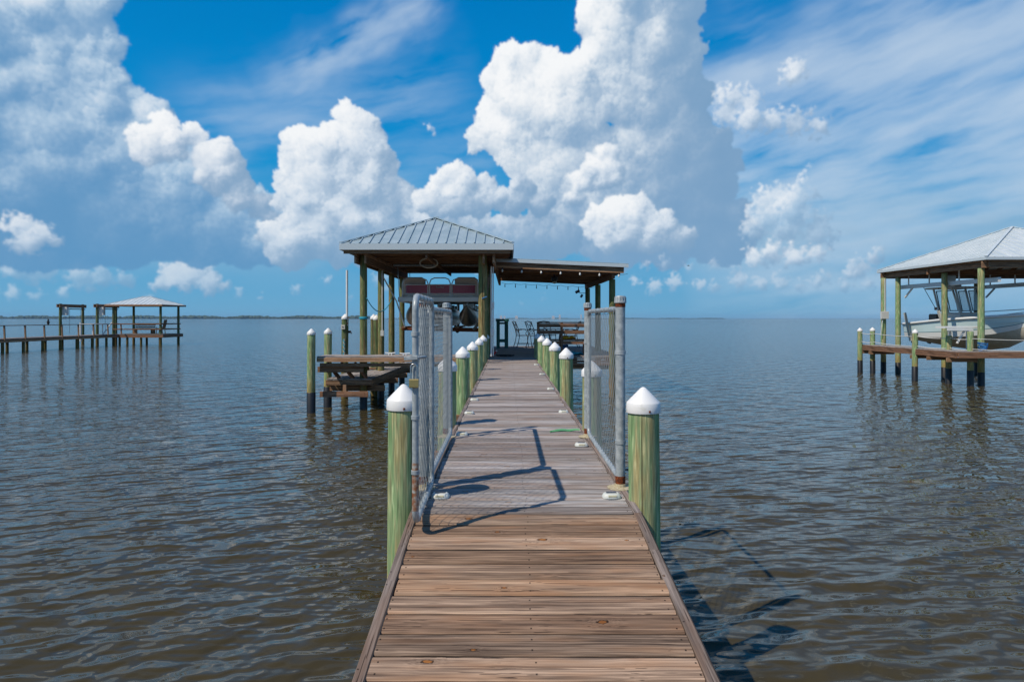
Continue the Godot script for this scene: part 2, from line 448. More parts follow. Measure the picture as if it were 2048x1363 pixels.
# ---------------------------------------------------------------- mesh helpers
class MB:
	var v := PackedVector3Array()
	var n := PackedVector3Array()
	var uv := PackedVector2Array()
	var ix := PackedInt32Array()
	func vert(p: Vector3, nn: Vector3, t: Vector2) -> int:
		v.append(p); n.append(nn); uv.append(t)
		return v.size() - 1
	func tri(a: int, b: int, c: int) -> void:            # wound so that the front looks along the normals
		var g := (v[b] - v[a]).cross(v[c] - v[a])
		if g.dot(n[a] + n[b] + n[c]) > 0.0:
			ix.append(a); ix.append(c); ix.append(b)
		else:
			ix.append(a); ix.append(b); ix.append(c)
	func quad(a: Vector3, b: Vector3, c: Vector3, d: Vector3, out: Vector3, ta := Vector2.ZERO, tb := Vector2.ZERO, tc := Vector2.ZERO, td := Vector2.ZERO) -> void:
		var nn := (b - a).cross(d - a)
		if nn.length_squared() < 1e-16:
			nn = (c - b).cross(d - b)
		nn = nn.normalized()
		if nn.dot(out) < 0.0:
			nn = -nn
		var i := vert(a, nn, ta)
		vert(b, nn, tb); vert(c, nn, tc); vert(d, nn, td)
		tri(i, i + 1, i + 2)
		tri(i, i + 2, i + 3)
	func fan(p: Array, out: Vector3, uvs := 1.0) -> void:
		var nn := out.normalized()
		var t := nn.cross(Vector3(0.31, 0.9, 0.2)).normalized()
		var b := nn.cross(t)
		var i := v.size()
		for q in p:
			vert(q, nn, Vector2(q.dot(t), q.dot(b)) * uvs)
		for k in range(1, p.size() - 1):
			tri(i, i + k, i + k + 1)
	# a straight bar from a to b, w wide and h high (h along up), its long edges chamfered; u runs along the grain
	func bar(a: Vector3, b: Vector3, w: float, h: float, up := Vector3.UP, bevel := 0.004, tex := Vector2.ZERO, span := 0.0625, turned := false, crown := 0.0) -> void:
		var d := (b - a).normalized()
		var s := d.cross(up).normalized()
		var u := s.cross(d).normalized()
		var len_u := (b - a).length() / 1.3
		if turned:
			tex.x += len_u
			len_u = -len_u
		var hw := w / 2.0
		var hh := h / 2.0
		var e := minf(bevel, minf(hw, hh) * 0.6)
		var prof := [Vector2(-hw + e, hh), Vector2(hw - e, hh), Vector2(hw, hh - e), Vector2(hw, -hh + e), Vector2(hw - e, -hh), Vector2(-hw + e, -hh), Vector2(-hw, -hh + e), Vector2(-hw, hh - e)]
		if crown > 0.0:                                   # a worn board: its top falls away towards both edges
			prof = [Vector2(-hw + e, hh - crown), Vector2(-hw + 0.030, hh - crown * 0.12), Vector2(hw - 0.030, hh - crown * 0.12), Vector2(hw - e, hh - crown), Vector2(hw, hh - e - crown), Vector2(hw, -hh), Vector2(-hw, -hh), Vector2(-hw, hh - e - crown)]
		var run := 0.0
		for k in 8:
			var p: Vector2 = prof[k]
			var q: Vector2 = prof[(k + 1) % 8]
			var seg := p.distance_to(q)
			var v0 := tex.y + run / 0.14 * span
			var v1 := v0 + seg / 0.14 * span
			run = 0.0 if k == 7 else run + seg
			var o := s * (p.x + q.x) + u * (p.y + q.y)
			quad(a + s * p.x + u * p.y, b + s * p.x + u * p.y, b + s * q.x + u * q.y, a + s * q.x + u * q.y, o, Vector2(tex.x, v0), Vector2(tex.x + len_u, v0), Vector2(tex.x + len_u, v1), Vector2(tex.x, v1))
		for side in [[a, -d], [b, d]]:
			var ring := []
			for p in prof:
				ring.append(side[0] + s * p.x + u * p.y)
			fan(ring, side[1], 0.5)
	func box(c: Vector3, size: Vector3, bevel := 0.004, tex := Vector2.ZERO) -> void:
		var x := size.x >= size.z
		var d := Vector3(size.x / 2, 0, 0) if x else Vector3(0, 0, size.z / 2)
		bar(c - d, c + d, size.z if x else size.x, size.y, Vector3.UP, bevel, tex)
	# a tube through points; r one radius or an array of them
	func tube(pts: Array, r: Variant, sides := 8, caps := true) -> void:
		var t0: Vector3 = (pts[1] - pts[0]).normalized()
		var s := t0.cross(Vector3.UP if absf(t0.y) < 0.9 else Vector3.RIGHT).normalized()
		var first := v.size()
		var run := 0.0
		for i in pts.size():
			var t: Vector3 = (pts[mini(i + 1, pts.size() - 1)] - pts[maxi(i - 1, 0)]).normalized()
			s = (s - t * s.dot(t)).normalized()
			var u := t.cross(s)
			var rad: float = r[i] if r is Array else r
			if i > 0:
				run += pts[i].distance_to(pts[i - 1])
			for k in sides + 1:
				var a := TAU * k / sides
				var o := s * cos(a) + u * sin(a)
				vert(pts[i] + o * rad, o, Vector2(k / float(sides), run))
		for i in pts.size() - 1:
			for k in sides:
				var q := first + i * (sides + 1) + k
				tri(q, q + 1, q + sides + 2)
				tri(q, q + sides + 2, q + sides + 1)
		if caps:
			for e in [0, pts.size() - 1]:
				var ring := []
				for k in sides:
					ring.append(v[first + e * (sides + 1) + k])
				fan(ring, (pts[0] - pts[1]) if e == 0 else (pts[e] - pts[e - 1]))
	# turned about the y axis through at; prof holds (radius, height); sharp corners where the profile turns hard
	func lathe(at: Vector3, prof: Array, sides := 16, tex := Vector2.ZERO, wob := 0.0) -> void:
		for j in prof.size() - 1:
			var p: Vector2 = prof[j]
			var q: Vector2 = prof[j + 1]
			var nn := Vector2(q.y - p.y, p.x - q.x)
			if nn.length() < 1e-9:
				continue
			nn = nn.normalized()
			var na := nn
			var nb := nn
			if j > 0:
				var o := Vector2(p.y - prof[j - 1].y, prof[j - 1].x - p.x).normalized()
				if o.dot(nn) > 0.75:
					na = (o + nn).normalized()
			if j < prof.size() - 2:
				var o2 := Vector2(prof[j + 2].y - q.y, q.x - prof[j + 2].x).normalized()
				if o2.dot(nn) > 0.75:
					nb = (o2 + nn).normalized()
			var f := v.size()
			for k in sides + 1:
				var a := TAU * k / sides
				var dir := Vector3(cos(a), 0, sin(a))
				var w0 := 1.0 + wob * (sin(a * 2.0 + p.y * 3.1 + tex.x * 9.0) + 0.6 * sin(a * 5.0 - p.y * 5.3 + tex.y * 7.0))
				var w1 := 1.0 + wob * (sin(a * 2.0 + q.y * 3.1 + tex.x * 9.0) + 0.6 * sin(a * 5.0 - q.y * 5.3 + tex.y * 7.0))
				vert(at + dir * p.x * w0 + Vector3(0, p.y, 0), dir * na.x + Vector3(0, na.y, 0), Vector2(tex.x + k / float(sides), 0.55 - p.y / 5.2))
				vert(at + dir * q.x * w1 + Vector3(0, q.y, 0), dir * nb.x + Vector3(0, nb.y, 0), Vector2(tex.x + k / float(sides), 0.55 - q.y / 5.2))
			for k in sides:
				var i := f + k * 2
				if p.x > 1e-6:
					tri(i, i + 2, i + 1)
				if q.x > 1e-6:
					tri(i + 1, i + 2, i + 3)
	# rings of equal point count, joined smoothly
	func loft(rings: Array, closed := true, ends := true, smooth := true, inside := Vector3.INF) -> void:
		var m: int = rings[0].size()
		var steps := m if closed else m - 1
		var nrm := []
		for i in rings.size():
			var row := []
			for k in m:
				var du: Vector3 = rings[i][(k + 1) % m if closed else mini(k + 1, m - 1)] - rings[i][(k - 1 + m) % m if closed else maxi(k - 1, 0)]
				var dv: Vector3 = rings[mini(i + 1, rings.size() - 1)][k] - rings[maxi(i - 1, 0)][k]
				row.append(du.cross(dv).normalized())
			nrm.append(row)
		# make the normals point out
		var c := Vector3.ZERO
		for p in rings[rings.size() / 2]:
			c += p / m
		if inside != Vector3.INF:
			c = inside
		var vote := 0.0
		for k in m:
			vote += nrm[rings.size() / 2][k].dot(rings[rings.size() / 2][k] - c)
		var sgn := 1.0 if vote >= 0.0 else -1.0
		if smooth:
			var f := v.size()
			for i in rings.size():
				for k in m:
					vert(rings[i][k], nrm[i][k] * sgn, Vector2(k / float(m), i * 0.2))
			for i in rings.size() - 1:
				for k in steps:
					var a := f + i * m + k
					var b := f + i * m + (k + 1) % m
					tri(a, b, b + m)
					tri(a, b + m, a + m)
		else:
			for i in rings.size() - 1:
				for k in steps:
					var k2 := (k + 1) % m
					quad(rings[i][k], rings[i][k2], rings[i + 1][k2], rings[i + 1][k], (nrm[i][k] + nrm[i][k2]) * sgn)
		if ends and closed:
			fan(rings[0], c_of(rings[0]) - c_of(rings[1]))
			fan(rings[-1], c_of(rings[-1]) - c_of(rings[-2]))
	func c_of(p: Array) -> Vector3:
		var c := Vector3.ZERO
		for q in p:
			c += q / p.size()
		return c
	# a flat polygon given thickness t along its normal
	func slab(p: Array, t: Vector3) -> void:
		fan(p, -t)
		var top := []
		for q in p:
			top.append(q + t)
		fan(top, t)
		var c := c_of(p)
		for k in p.size():
			var k2 := (k + 1) % p.size()
			quad(p[k], p[k2], p[k2] + t, p[k] + t, (p[k] + p[k2]) * 0.5 - c)
	func mesh() -> ArrayMesh:
		var a := []
		a.resize(Mesh.ARRAY_MAX)
		a[Mesh.ARRAY_VERTEX] = v
		a[Mesh.ARRAY_NORMAL] = n
		a[Mesh.ARRAY_TEX_UV] = uv
		a[Mesh.ARRAY_INDEX] = ix
		var m := ArrayMesh.new()
		m.add_surface_from_arrays(Mesh.PRIMITIVE_TRIANGLES, a)
		return m

func numbered(called: String) -> String:
	used[called] = used.get(called, 0) + 1
	return called if used[called] == 1 else "%s_%03d" % [called, used[called] - 1]

func put(m: Variant, called: String, material: Material, parent: Node3D, at := Vector3.ZERO, turn := 0.0) -> MeshInstance3D:
	var o := MeshInstance3D.new()
	o.mesh = m.mesh() if m is MB else m
	o.material_override = material
	o.name = called
	o.position = at
	o.rotation.y = turn
	parent.add_child(o, true)
	return o

func thing(called: String, label: String, category: String, group := "", at := Vector3.ZERO, turn := 0.0) -> Node3D:
	var o := Node3D.new()
	o.name = numbered(called)
	o.position = at
	o.rotation.y = turn
	add_child(o)
	return tag(o, label, category, group)

func tag(o: Node3D, label: String, category: String, group := "") -> Node3D:
	o.set_meta("label", label)
	o.set_meta("category", category)
	if group != "":
		o.set_meta("group", group)
	return o

func structure(m: Variant, called: String, material: Material) -> MeshInstance3D:
	var o := put(m, called, material, self)
	o.set_meta("kind", "structure")
	return o

func single(m: Variant, called: String, material: Material, label: String, category: String, group := "") -> MeshInstance3D:
	var o := put(m, numbered(called), material, self)
	tag(o, label, category, group)
	return o

func strip() -> Vector2:                                  # a random board of the timber textures
	return Vector2(rng.randf(), rng.randi_range(0, 15) / 16.0)

func board(a: Vector3, b: Vector3, w: float, h: float, up := Vector3.UP, bevel := 0.004) -> MB:
	var m := MB.new()
	m.bar(a, b, w, h, up, bevel, strip())
	return m

# ---------------------------------------------------------------- materials
func flat(r: float, g: float, b: float, rough := 0.6, metal := 0.0, spec := 0.5) -> StandardMaterial3D:
	var m := StandardMaterial3D.new()
	m.albedo_color = Color(r, g, b).linear_to_srgb()
	m.roughness = rough
	m.metallic = metal
	m.metallic_specular = spec
	return m

# sixteen boards 1.3 m long and 0.14 m wide, one above the other, with grain, checks, knots and nail heads
func wood_strip(job: int, out: Array, W: int, hs: int, s0: int, pal: Dictionary) -> void:
	var r := RandomNumberGenerator.new()
	r.seed = s0 + job * 131
	var n1 := noise(s0 + 1, 1.0, 3)
	var n2 := noise(s0 + 2, 1.0, 4, 0.6)
	var n3 := noise(s0 + 3, 1.0, 2)
	var n4 := noise(s0 + 4, 1.0, 3)
	var knots := []
	for k in r.randi_range(0, 2) + int(pal.knots):
		knots.append([r.randf_range(0.08, 1.22), r.randf_range(0.03, 0.11), r.randf_range(0.004, 0.011)])
	var tone := r.randf_range(-1.0, 1.0)
	var t := PackedByteArray()
	t.resize(W * hs * 3)
	var lo: Color = pal.dark
	var hi: Color = pal.light
	var warm: Color = pal.warm
	var off := job * 37.3
	for y in hs:
		var v := 0.14 * (y + 0.5) / hs
		for x in W:
			var u := 1.3 * (x + 0.5) / W
			var yy := v + 0.010 * n1.get_noise_2d(u * 1.3, off)
			var kd := 9.0
			for k in knots:
				var dx: float = u - k[0]
				var dy: float = v - k[1]
				var kr: float = k[2]
				var g := exp(-dx * dx / (kr * kr * 30.0)) * exp(-absf(dy) / (kr * 2.2))
				yy -= kr * 1.7 * clampf(dy / kr * 2.0, -1.0, 1.0) * g
				kd = minf(kd, sqrt(dx * dx * 0.25 + dy * dy) / kr * (1.0 + 0.5 * n1.get_noise_2d(u * 60.0, v * 60.0 + off)))
			var ring := n2.get_noise_2d(yy * 50.0 + off, u * 0.9) * 0.75 + n2.get_noise_2d(yy * 125.0 - off, u * 1.4 + 7.0) * 1.0
			var fine := n3.get_noise_2d(yy * 420.0, u * 5.0 + off)
			var wide := n1.get_noise_2d(yy * 17.0 + off, u * 1.6)
			var blot := n4.get_noise_2d(u * 2.2 + off, v * 14.0) * 1.5
			var check := n2.get_noise_2d(yy * 210.0 - off, u * 0.8 + 31.0)
			var a := clampf(0.60 + ring * 0.56 + fine * 0.28 + tone * 0.16 + wide * 0.36, 0.0, 1.0)
			var c := lo.lerp(hi, a)
			c = c.lerp(warm, clampf(blot * 0.9 + 0.12 + tone * 0.25, 0.0, 0.75) * pal.warmth)
			if check > 0.34:
				c = c.lerp(Color(0.16, 0.13, 0.115), clampf((check - 0.34) * 8.0, 0.0, 0.75))
			if kd < 1.6:
				var kc := Color(0.55, 0.33, 0.15).lerp(Color(0.70, 0.46, 0.22), clampf(fine + 0.5, 0.0, 1.0))
				if kd < 1.0:
					c = c.lerp(kc, 0.85 * pal.knotty)
				c = c.lerp(Color(0.13, 0.09, 0.07), clampf(1.0 - absf(kd - 1.05) * 4.0, 0.0, 0.8))
			var rim := minf(v, 0.14 - v) + fine * 0.003 + blot * 0.002      # seam shade put into the board-edge colour, along with some mildew
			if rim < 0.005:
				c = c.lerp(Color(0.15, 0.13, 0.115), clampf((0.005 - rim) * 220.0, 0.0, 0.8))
			var i := (y * W + x) * 3
			t[i] = int(c.r * 255.0)
			t[i + 1] = int(c.g * 255.0)
			t[i + 2] = int(c.b * 255.0)
	for nu in [0.035, 0.63, 1.22]:                        # nail heads
		for nv in [0.035, 0.105]:
			for dy in range(-1, 2):
				for dx in range(-2, 3):
					var x := int(nu / 1.3 * W) + dx
					var y := int(nv / 0.14 * hs) + dy
					var i := (y * W + x) * 3
					for k in 3:
						t[i + k] = int(t[i + k] * 0.45)
	out[job] = t

func wood_texture(s0: int, pal: Dictionary) -> ImageTexture:
	var parts := []
	parts.resize(16)
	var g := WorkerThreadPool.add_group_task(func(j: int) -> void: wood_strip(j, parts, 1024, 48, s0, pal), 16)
	WorkerThreadPool.wait_for_group_task_completion(g)
	var b := PackedByteArray()
	for p in parts:
		b.append_array(p)
	return ImageTexture.create_from_image(Image.create_from_data(1024, 768, false, Image.FORMAT_RGB8, b))

func timber(tex: ImageTexture, r: float, g: float, b: float, relief := 0.12, rough := 0.85) -> StandardMaterial3D:
	var m := flat(r, g, b, rough, 0.0, 0.3)
	m.albedo_texture = tex
	m.heightmap_enabled = true
	m.heightmap_texture = tex
	m.heightmap_scale = relief
	return m

# treated poles: upright grain in greens and tans with checks and stains
func pole_rows(job: int, out: Array, W: int, rows: int) -> void:
	var n1 := noise(301, 1.0, 4, 0.55)
	var n2 := noise(302, 1.0, 3)
	var n3 := noise(303, 1.0, 3)
	var n4 := noise(304, 1.0, 2)
	var t := PackedByteArray()
	t.resize(W * rows * 3)
	for y in rows:
		var v := (job * rows + y) / 1024.0 * 5.2
		var up := 0.55 * 5.2 - v                          # height above the deck
		for x in W:
			var a := TAU * x / W
			var cx := cos(a)
			var sx := sin(a)
			var s1 := n1.get_noise_3d(cx * 5.0, v * 2.4, sx * 5.0) * 1.6
			var s2 := n2.get_noise_3d(cx * 1.6, v * 1.5, sx * 1.6) * 1.6
			var s3 := n3.get_noise_3d(cx * 22.0, v * 6.0, sx * 22.0)
			var s4 := n4.get_noise_3d(cx * 4.0 + 9.0, v * 0.3, sx * 4.0)
			var s5 := n2.get_noise_3d(cx * 4.0 + 40.0, v * 5.0, sx * 4.0) * 1.5
			var c := Color(0.42, 0.47, 0.36).lerp(Color(0.71, 0.72, 0.58), clampf(0.5 + s1 * 0.7, 0.0, 1.0))
			c = c.lerp(Color(0.43, 0.57, 0.40), clampf(0.40 + s2 * 1.2, 0.0, 0.75))
			c = c.lerp(Color(0.58, 0.51, 0.35), clampf(-s2 * 1.1 + s1 * 0.25 + s5 * 0.6, 0.0, 0.6))
			if up < 0.0:                                  # old high-water stain with a ragged edge
				c = c.lerp(Color(0.56, 0.47, 0.27), clampf((-0.35 - up) * 2.5 + s5 * 1.2 + s1 * 0.6, 0.0, 0.75))
			c = c.lerp(Color(0.74, 0.75, 0.62), clampf(s5 * 1.5 - 0.25, 0.0, 0.45))
			c = c * (1.0 + s3 * 0.5 + s5 * 0.10)
			if s4 > 0.30:
				c = c.lerp(Color(0.17, 0.17, 0.12), clampf((s4 - 0.30) * 9.0, 0.0, 0.55))
			var i := (y * W + x) * 3
			t[i] = clampi(int(c.r * 255.0), 0, 255)
			t[i + 1] = clampi(int(c.g * 255.0), 0, 255)
			t[i + 2] = clampi(int(c.b * 255.0), 0, 255)
	out[job] = t

func blotch(seed_no: int, freq: float, lo: Color, hi: Color, size := 256, mid := 0.5) -> NoiseTexture2D:
	var t := NoiseTexture2D.new()
	t.width = size
	t.height = size
	t.seamless = true
	t.noise = noise(seed_no, freq, 5, 0.6)
	var g := Gradient.new()
	g.set_color(0, lo)
	g.set_color(1, hi)
	g.set_offset(0, mid - 0.28)
	g.set_offset(1, mid + 0.28)
	t.color_ramp = g
	return t

func mottled(seed_no: int, freq: float, lo: Color, hi: Color, scale: float, rough := 0.6, metal := 0.0, spec := 0.5) -> StandardMaterial3D:
	var m := flat(1, 1, 1, rough, metal, spec)
	m.albedo_texture = blotch(seed_no, freq, lo, hi)
	m.uv1_triplanar = true
	m.uv1_world_triplanar = true
	m.uv1_scale = Vector3.ONE * scale
	return m

func make_materials() -> void:
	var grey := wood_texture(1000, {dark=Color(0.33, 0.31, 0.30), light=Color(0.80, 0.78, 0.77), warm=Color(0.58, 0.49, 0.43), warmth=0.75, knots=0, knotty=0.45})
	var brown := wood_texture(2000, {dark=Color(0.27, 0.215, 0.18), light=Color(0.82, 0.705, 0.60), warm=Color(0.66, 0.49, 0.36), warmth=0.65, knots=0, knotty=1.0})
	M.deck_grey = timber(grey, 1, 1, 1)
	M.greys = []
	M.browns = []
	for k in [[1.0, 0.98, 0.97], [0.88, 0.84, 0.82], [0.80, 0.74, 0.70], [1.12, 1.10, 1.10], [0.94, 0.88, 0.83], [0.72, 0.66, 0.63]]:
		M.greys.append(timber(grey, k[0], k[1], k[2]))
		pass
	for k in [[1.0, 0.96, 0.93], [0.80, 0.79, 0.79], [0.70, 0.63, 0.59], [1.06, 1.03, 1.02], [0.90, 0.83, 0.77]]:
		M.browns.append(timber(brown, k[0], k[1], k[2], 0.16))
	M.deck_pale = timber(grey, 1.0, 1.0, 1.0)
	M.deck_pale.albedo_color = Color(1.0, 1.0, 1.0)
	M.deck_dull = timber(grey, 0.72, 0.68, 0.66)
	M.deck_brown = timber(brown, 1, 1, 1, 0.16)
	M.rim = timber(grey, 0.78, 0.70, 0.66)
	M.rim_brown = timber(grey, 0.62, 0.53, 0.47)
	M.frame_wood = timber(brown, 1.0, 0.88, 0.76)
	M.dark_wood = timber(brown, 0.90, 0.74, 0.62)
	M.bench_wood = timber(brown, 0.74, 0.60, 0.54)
	var parts := []
	parts.resize(16)
	var g := WorkerThreadPool.add_group_task(func(j: int) -> void: pole_rows(j, parts, 512, 64), 16)
	WorkerThreadPool.wait_for_group_task_completion(g)
	var b := PackedByteArray()
	for p in parts:
		b.append_array(p)
	var poles := ImageTexture.create_from_image(Image.create_from_data(512, 1024, false, Image.FORMAT_RGB8, b))
	M.pole = timber(poles, 1.0, 1.0, 0.97, 0.25)
	M.pole.albedo_color = Color(1.06, 1.06, 1.03)
	M.post = timber(poles, 0.78, 0.62, 0.50, 0.25)
	M.old_post = timber(poles, 0.50, 0.47, 0.40, 0.25)
	M.sleeve = flat(0.012, 0.013, 0.016, 0.45)
	M.cap = mottled(19, 0.012, Color(0.80, 0.79, 0.74), Color(0.92, 0.92, 0.915), 2.6, 0.45)
	M.cap.albedo_texture.color_ramp.set_offset(0, 0.12)
	M.cap.albedo_texture.color_ramp.set_offset(1, 0.42)
	M.galv = mottled(11, 0.03, Color(0.54, 0.58, 0.60), Color(0.72, 0.745, 0.755), 3.0, 0.42, 0.12)
	M.wire = flat(0.36, 0.39, 0.40, 0.42, 0.2)
	M.rust = mottled(12, 0.05, Color(0.22, 0.10, 0.05), Color(0.62, 0.30, 0.10), 6.0, 0.9)
	M.brass = flat(0.42, 0.33, 0.13, 0.4, 0.6)
	M.steel = flat(0.5, 0.5, 0.5, 0.3, 0.9)
	M.lamp_body = flat(0.62, 0.64, 0.60, 0.5)
	M.lamp_glass = flat(0.66, 0.62, 0.42, 0.3)
	M.solar = flat(0.03, 0.035, 0.06, 0.2)
	M.roof_metal = mottled(13, 0.02, Color(0.585, 0.66, 0.69), Color(0.68, 0.74, 0.765), 0.55, 0.35, 0.05)
	M.roof_pale = mottled(14, 0.02, Color(0.74, 0.785, 0.80), Color(0.83, 0.855, 0.86), 0.55, 0.4, 0.0)
	M.trim_metal = flat(0.56, 0.64, 0.68, 0.4, 0.05)
	M.black = flat(0.012, 0.012, 0.013, 0.45)
	M.rubber = flat(0.02, 0.02, 0.02, 0.8)
	M.iron = flat(0.018, 0.02, 0.022, 0.4, 0.2)
	M.teal = flat(0.02, 0.15, 0.14, 0.6)
	M.maroon = flat(0.38, 0.022, 0.055, 0.25)
	M.vinyl = flat(0.68, 0.57, 0.49, 0.6)
	M.vinyl_dark = flat(0.10, 0.085, 0.075, 0.6)
	M.alu = flat(0.80, 0.80, 0.78, 0.38, 0.05)
	M.pontoon = mottled(15, 0.02, Color(0.50, 0.47, 0.42), Color(0.72, 0.71, 0.69), 0.9, 0.33, 0.8)
	M.white = flat(0.74, 0.75, 0.74, 0.35)
	M.off_white = flat(0.60, 0.60, 0.57, 0.5)
	M.hull = flat(0.66, 0.83, 0.84, 0.18)
	M.hull_line = flat(0.16, 0.30, 0.32, 0.25)
	M.hull_low = flat(0.80, 0.80, 0.76, 0.35)
	M.hull_bottom = mottled(16, 0.03, Color(0.72, 0.68, 0.60), Color(0.82, 0.79, 0.72), 0.7, 0.5)
	M.glass = StandardMaterial3D.new()
	M.glass.transparency = BaseMaterial3D.TRANSPARENCY_ALPHA
	M.glass.albedo_color = Color(0.75, 0.85, 0.9, 0.18)
	M.glass.roughness = 0.05
	M.blue = flat(0.02, 0.16, 0.42, 0.6)
	M.cyan = flat(0.02, 0.33, 0.45, 0.7)
	M.yellow = flat(0.75, 0.40, 0.01, 0.6)
	M.red = flat(0.60, 0.03, 0.03, 0.4)
	M.green = flat(0.10, 0.32, 0.14, 0.6)
	M.rope = flat(0.55, 0.53, 0.46, 0.8)
	M.bulb = flat(0.80, 0.80, 0.76, 0.15)
	M.strap = flat(0.17, 0.14, 0.11, 0.7)
	M.tree = flat(0.045, 0.075, 0.035, 0.9)
	M.land = flat(0.14, 0.14, 0.10, 0.9)
	M.far_wall = flat(0.62, 0.58, 0.55, 0.8)

# ---------------------------------------------------------------- water
var waves := []

func water_rows(job: int, out: Array, angs: PackedFloat64Array, rads: PackedFloat64Array, r0: int, r1: int) -> void:
	var na := angs.size()
	var pv := PackedVector3Array()
	var pn := PackedVector3Array()
	pv.resize((r1 - r0) * na)
	pn.resize((r1 - r0) * na)
	var gust := noise(501, 0.03, 3)
	for j in range(r0, r1):
		var r := rads[j]
		var dr := rads[mini(j + 1, rads.size() - 1)] - rads[maxi(j - 1, 0)]
		dr *= 0.5
		for i in na:
			var a := angs[i]
			var x := r * sin(a)
			var z := -r * cos(a)
			var da := absf(angs[mini(i + 1, na - 1)] - angs[maxi(i - 1, 0)]) * 0.5 * r
			var cell := maxf(dr, da)
			var y := 0.0
			var sx := 0.0
			var sz := 0.0
			if cell < 0.8 and absf(a) < 1.25:
				var k := 0.9 + 1.3 * gust.get_noise_2d(x, z * 0.6)
				for w in waves:
					var f: float = clampf((w[4] / cell - 2.4) / 2.6, 0.0, 1.0) * k
					if f > 0.0:
						var ph: float = w[0] * x + w[1] * z + w[3]
						var s := sin(ph)
						var c: float = cos(ph) * w[2] * f
						y += w[2] * f * (s - 0.22 * cos(2.0 * ph))
						c *= 1.0 + 0.88 * s
						sx += c * w[0]
						sz += c * w[1]
			var q := (j - r0) * na + i
			pv[q] = Vector3(x, WATER + y, z)
			pn[q] = Vector3(-sx, 1.0, -sz).normalized()
	out[job] = [pv, pn]

func build_water() -> void:
	var r := RandomNumberGenerator.new()
	r.seed = 9
	for k in 26:
		var lam := 0.12 * pow(10.0, k / 25.0 * 1.08)          # 0.15 to 1.7 m
		var dir := deg_to_rad(-19.0) + r.randfn(0.0, 0.40)
		var kk := TAU / lam
		var steep := 0.054 * exp(-pow(log(lam / 0.27) / 0.72, 2.0)) + 0.006
		waves.append([kk * sin(dir), -kk * cos(dir), steep / kk, r.randf() * TAU, lam])
	var angs := PackedFloat64Array()
	var a := -180.0
	while a < 180.001:
		angs.append(deg_to_rad(a))
		if absf(a) < 43.0:
			a += 0.16
		elif absf(a) < 70.0:
			a += 0.6
		else:
			a += 3.0
	var rads := PackedFloat64Array()
	var q := 1.2
	while q < 75.0:
		rads.append(q)
		q *= 1.0092
	while q < 13000.0:
		rads.append(q)
		q *= 1.09
	rads.append(13000.0)
	var nr := rads.size()
	var na := angs.size()
	var jobs := 32
	var parts := []
	parts.resize(jobs)
	var per := ceili(nr / float(jobs))
	var g := WorkerThreadPool.add_group_task(func(j: int) -> void: water_rows(j, parts, angs, rads, mini(j * per, nr), mini((j + 1) * per, nr)), jobs)
	WorkerThreadPool.wait_for_group_task_completion(g)
	var v := PackedVector3Array()
	var n := PackedVector3Array()
	for p in parts:
		v.append_array(p[0])
		n.append_array(p[1])
	var ix := PackedInt32Array()
	ix.resize((nr - 1) * (na - 1) * 6 + (na - 1) * 3)
	var o := 0
	for j in nr - 1:
		for i in na - 1:
			var k := j * na + i
			ix[o] = k; ix[o + 1] = k + na; ix[o + 2] = k + 1
			ix[o + 3] = k + 1; ix[o + 4] = k + na; ix[o + 5] = k + na + 1
			o += 6
	v.append(Vector3(0, WATER, 0))
	n.append(Vector3.UP)
	for i in na - 1:
		ix[o] = v.size() - 1; ix[o + 1] = i; ix[o + 2] = i + 1
		o += 3
	var arr := []
	arr.resize(Mesh.ARRAY_MAX)
	arr[Mesh.ARRAY_VERTEX] = v
	arr[Mesh.ARRAY_NORMAL] = n
	arr[Mesh.ARRAY_INDEX] = ix
	var m := ArrayMesh.new()
	m.add_surface_from_arrays(Mesh.PRIMITIVE_TRIANGLES, arr)
	var wm := flat(0.056, 0.0445, 0.019, 0.06, 0.0, 0.36)
	# ripples too small for the mesh: a tile 5 m across whose waves close on themselves
	var N := 512
	var tiles := []
	tiles.resize(16)
	var ws := []
	for k in 34:
		var lam := 0.07 * pow(10.0, r.randf() * 1.15)
		var dir := deg_to_rad(-19.0) + r.randfn(0.0, 0.6)
		var kx := roundi(5.0 / lam * sin(dir))
		var kz := roundi(-5.0 / lam * cos(dir))
		if kx == 0 and kz == 0:
			continue
		ws.append([kx * TAU, kz * TAU, 0.048 / Vector2(kx, kz).length(), r.randf() * TAU])
	g = WorkerThreadPool.add_group_task(func(j: int) -> void: ripple_rows(j, tiles, ws, N), 16)
	WorkerThreadPool.wait_for_group_task_completion(g)
	var b := PackedByteArray()
	for t in tiles:
		b.append_array(t)
	wm.normal_enabled = true
	wm.normal_texture = ImageTexture.create_from_image(Image.create_from_data(N, N, false, Image.FORMAT_RGB8, b))
	wm.normal_scale = 1.0
	wm.uv1_triplanar = true
	wm.uv1_world_triplanar = true
	wm.uv1_scale = Vector3.ONE * 0.2
	structure(m, "water", wm)

func ripple_rows(job: int, out: Array, ws: Array, N: int) -> void:
	var rows := N / 16
	var t := PackedByteArray()
	t.resize(rows * N * 3)
	for y in rows:
		var v := (job * rows + y) / float(N)
		for x in N:
			var u := x / float(N)
			var sx := 0.0
			var sz := 0.0
			for w in ws:
				var c: float = cos(w[0] * u + w[1] * v + w[3]) * w[2]
				sx += c * w[0] / TAU
				sz += c * w[1] / TAU
			var n := Vector3(-sx, sz, 1.0).normalized() * 0.5 + Vector3(0.5, 0.5, 0.5)
			var i := (y * N + x) * 3
			t[i] = int(n.x * 255.0)
			t[i + 1] = int(n.y * 255.0)
			t[i + 2] = int(n.z * 255.0)
	out[job] = t

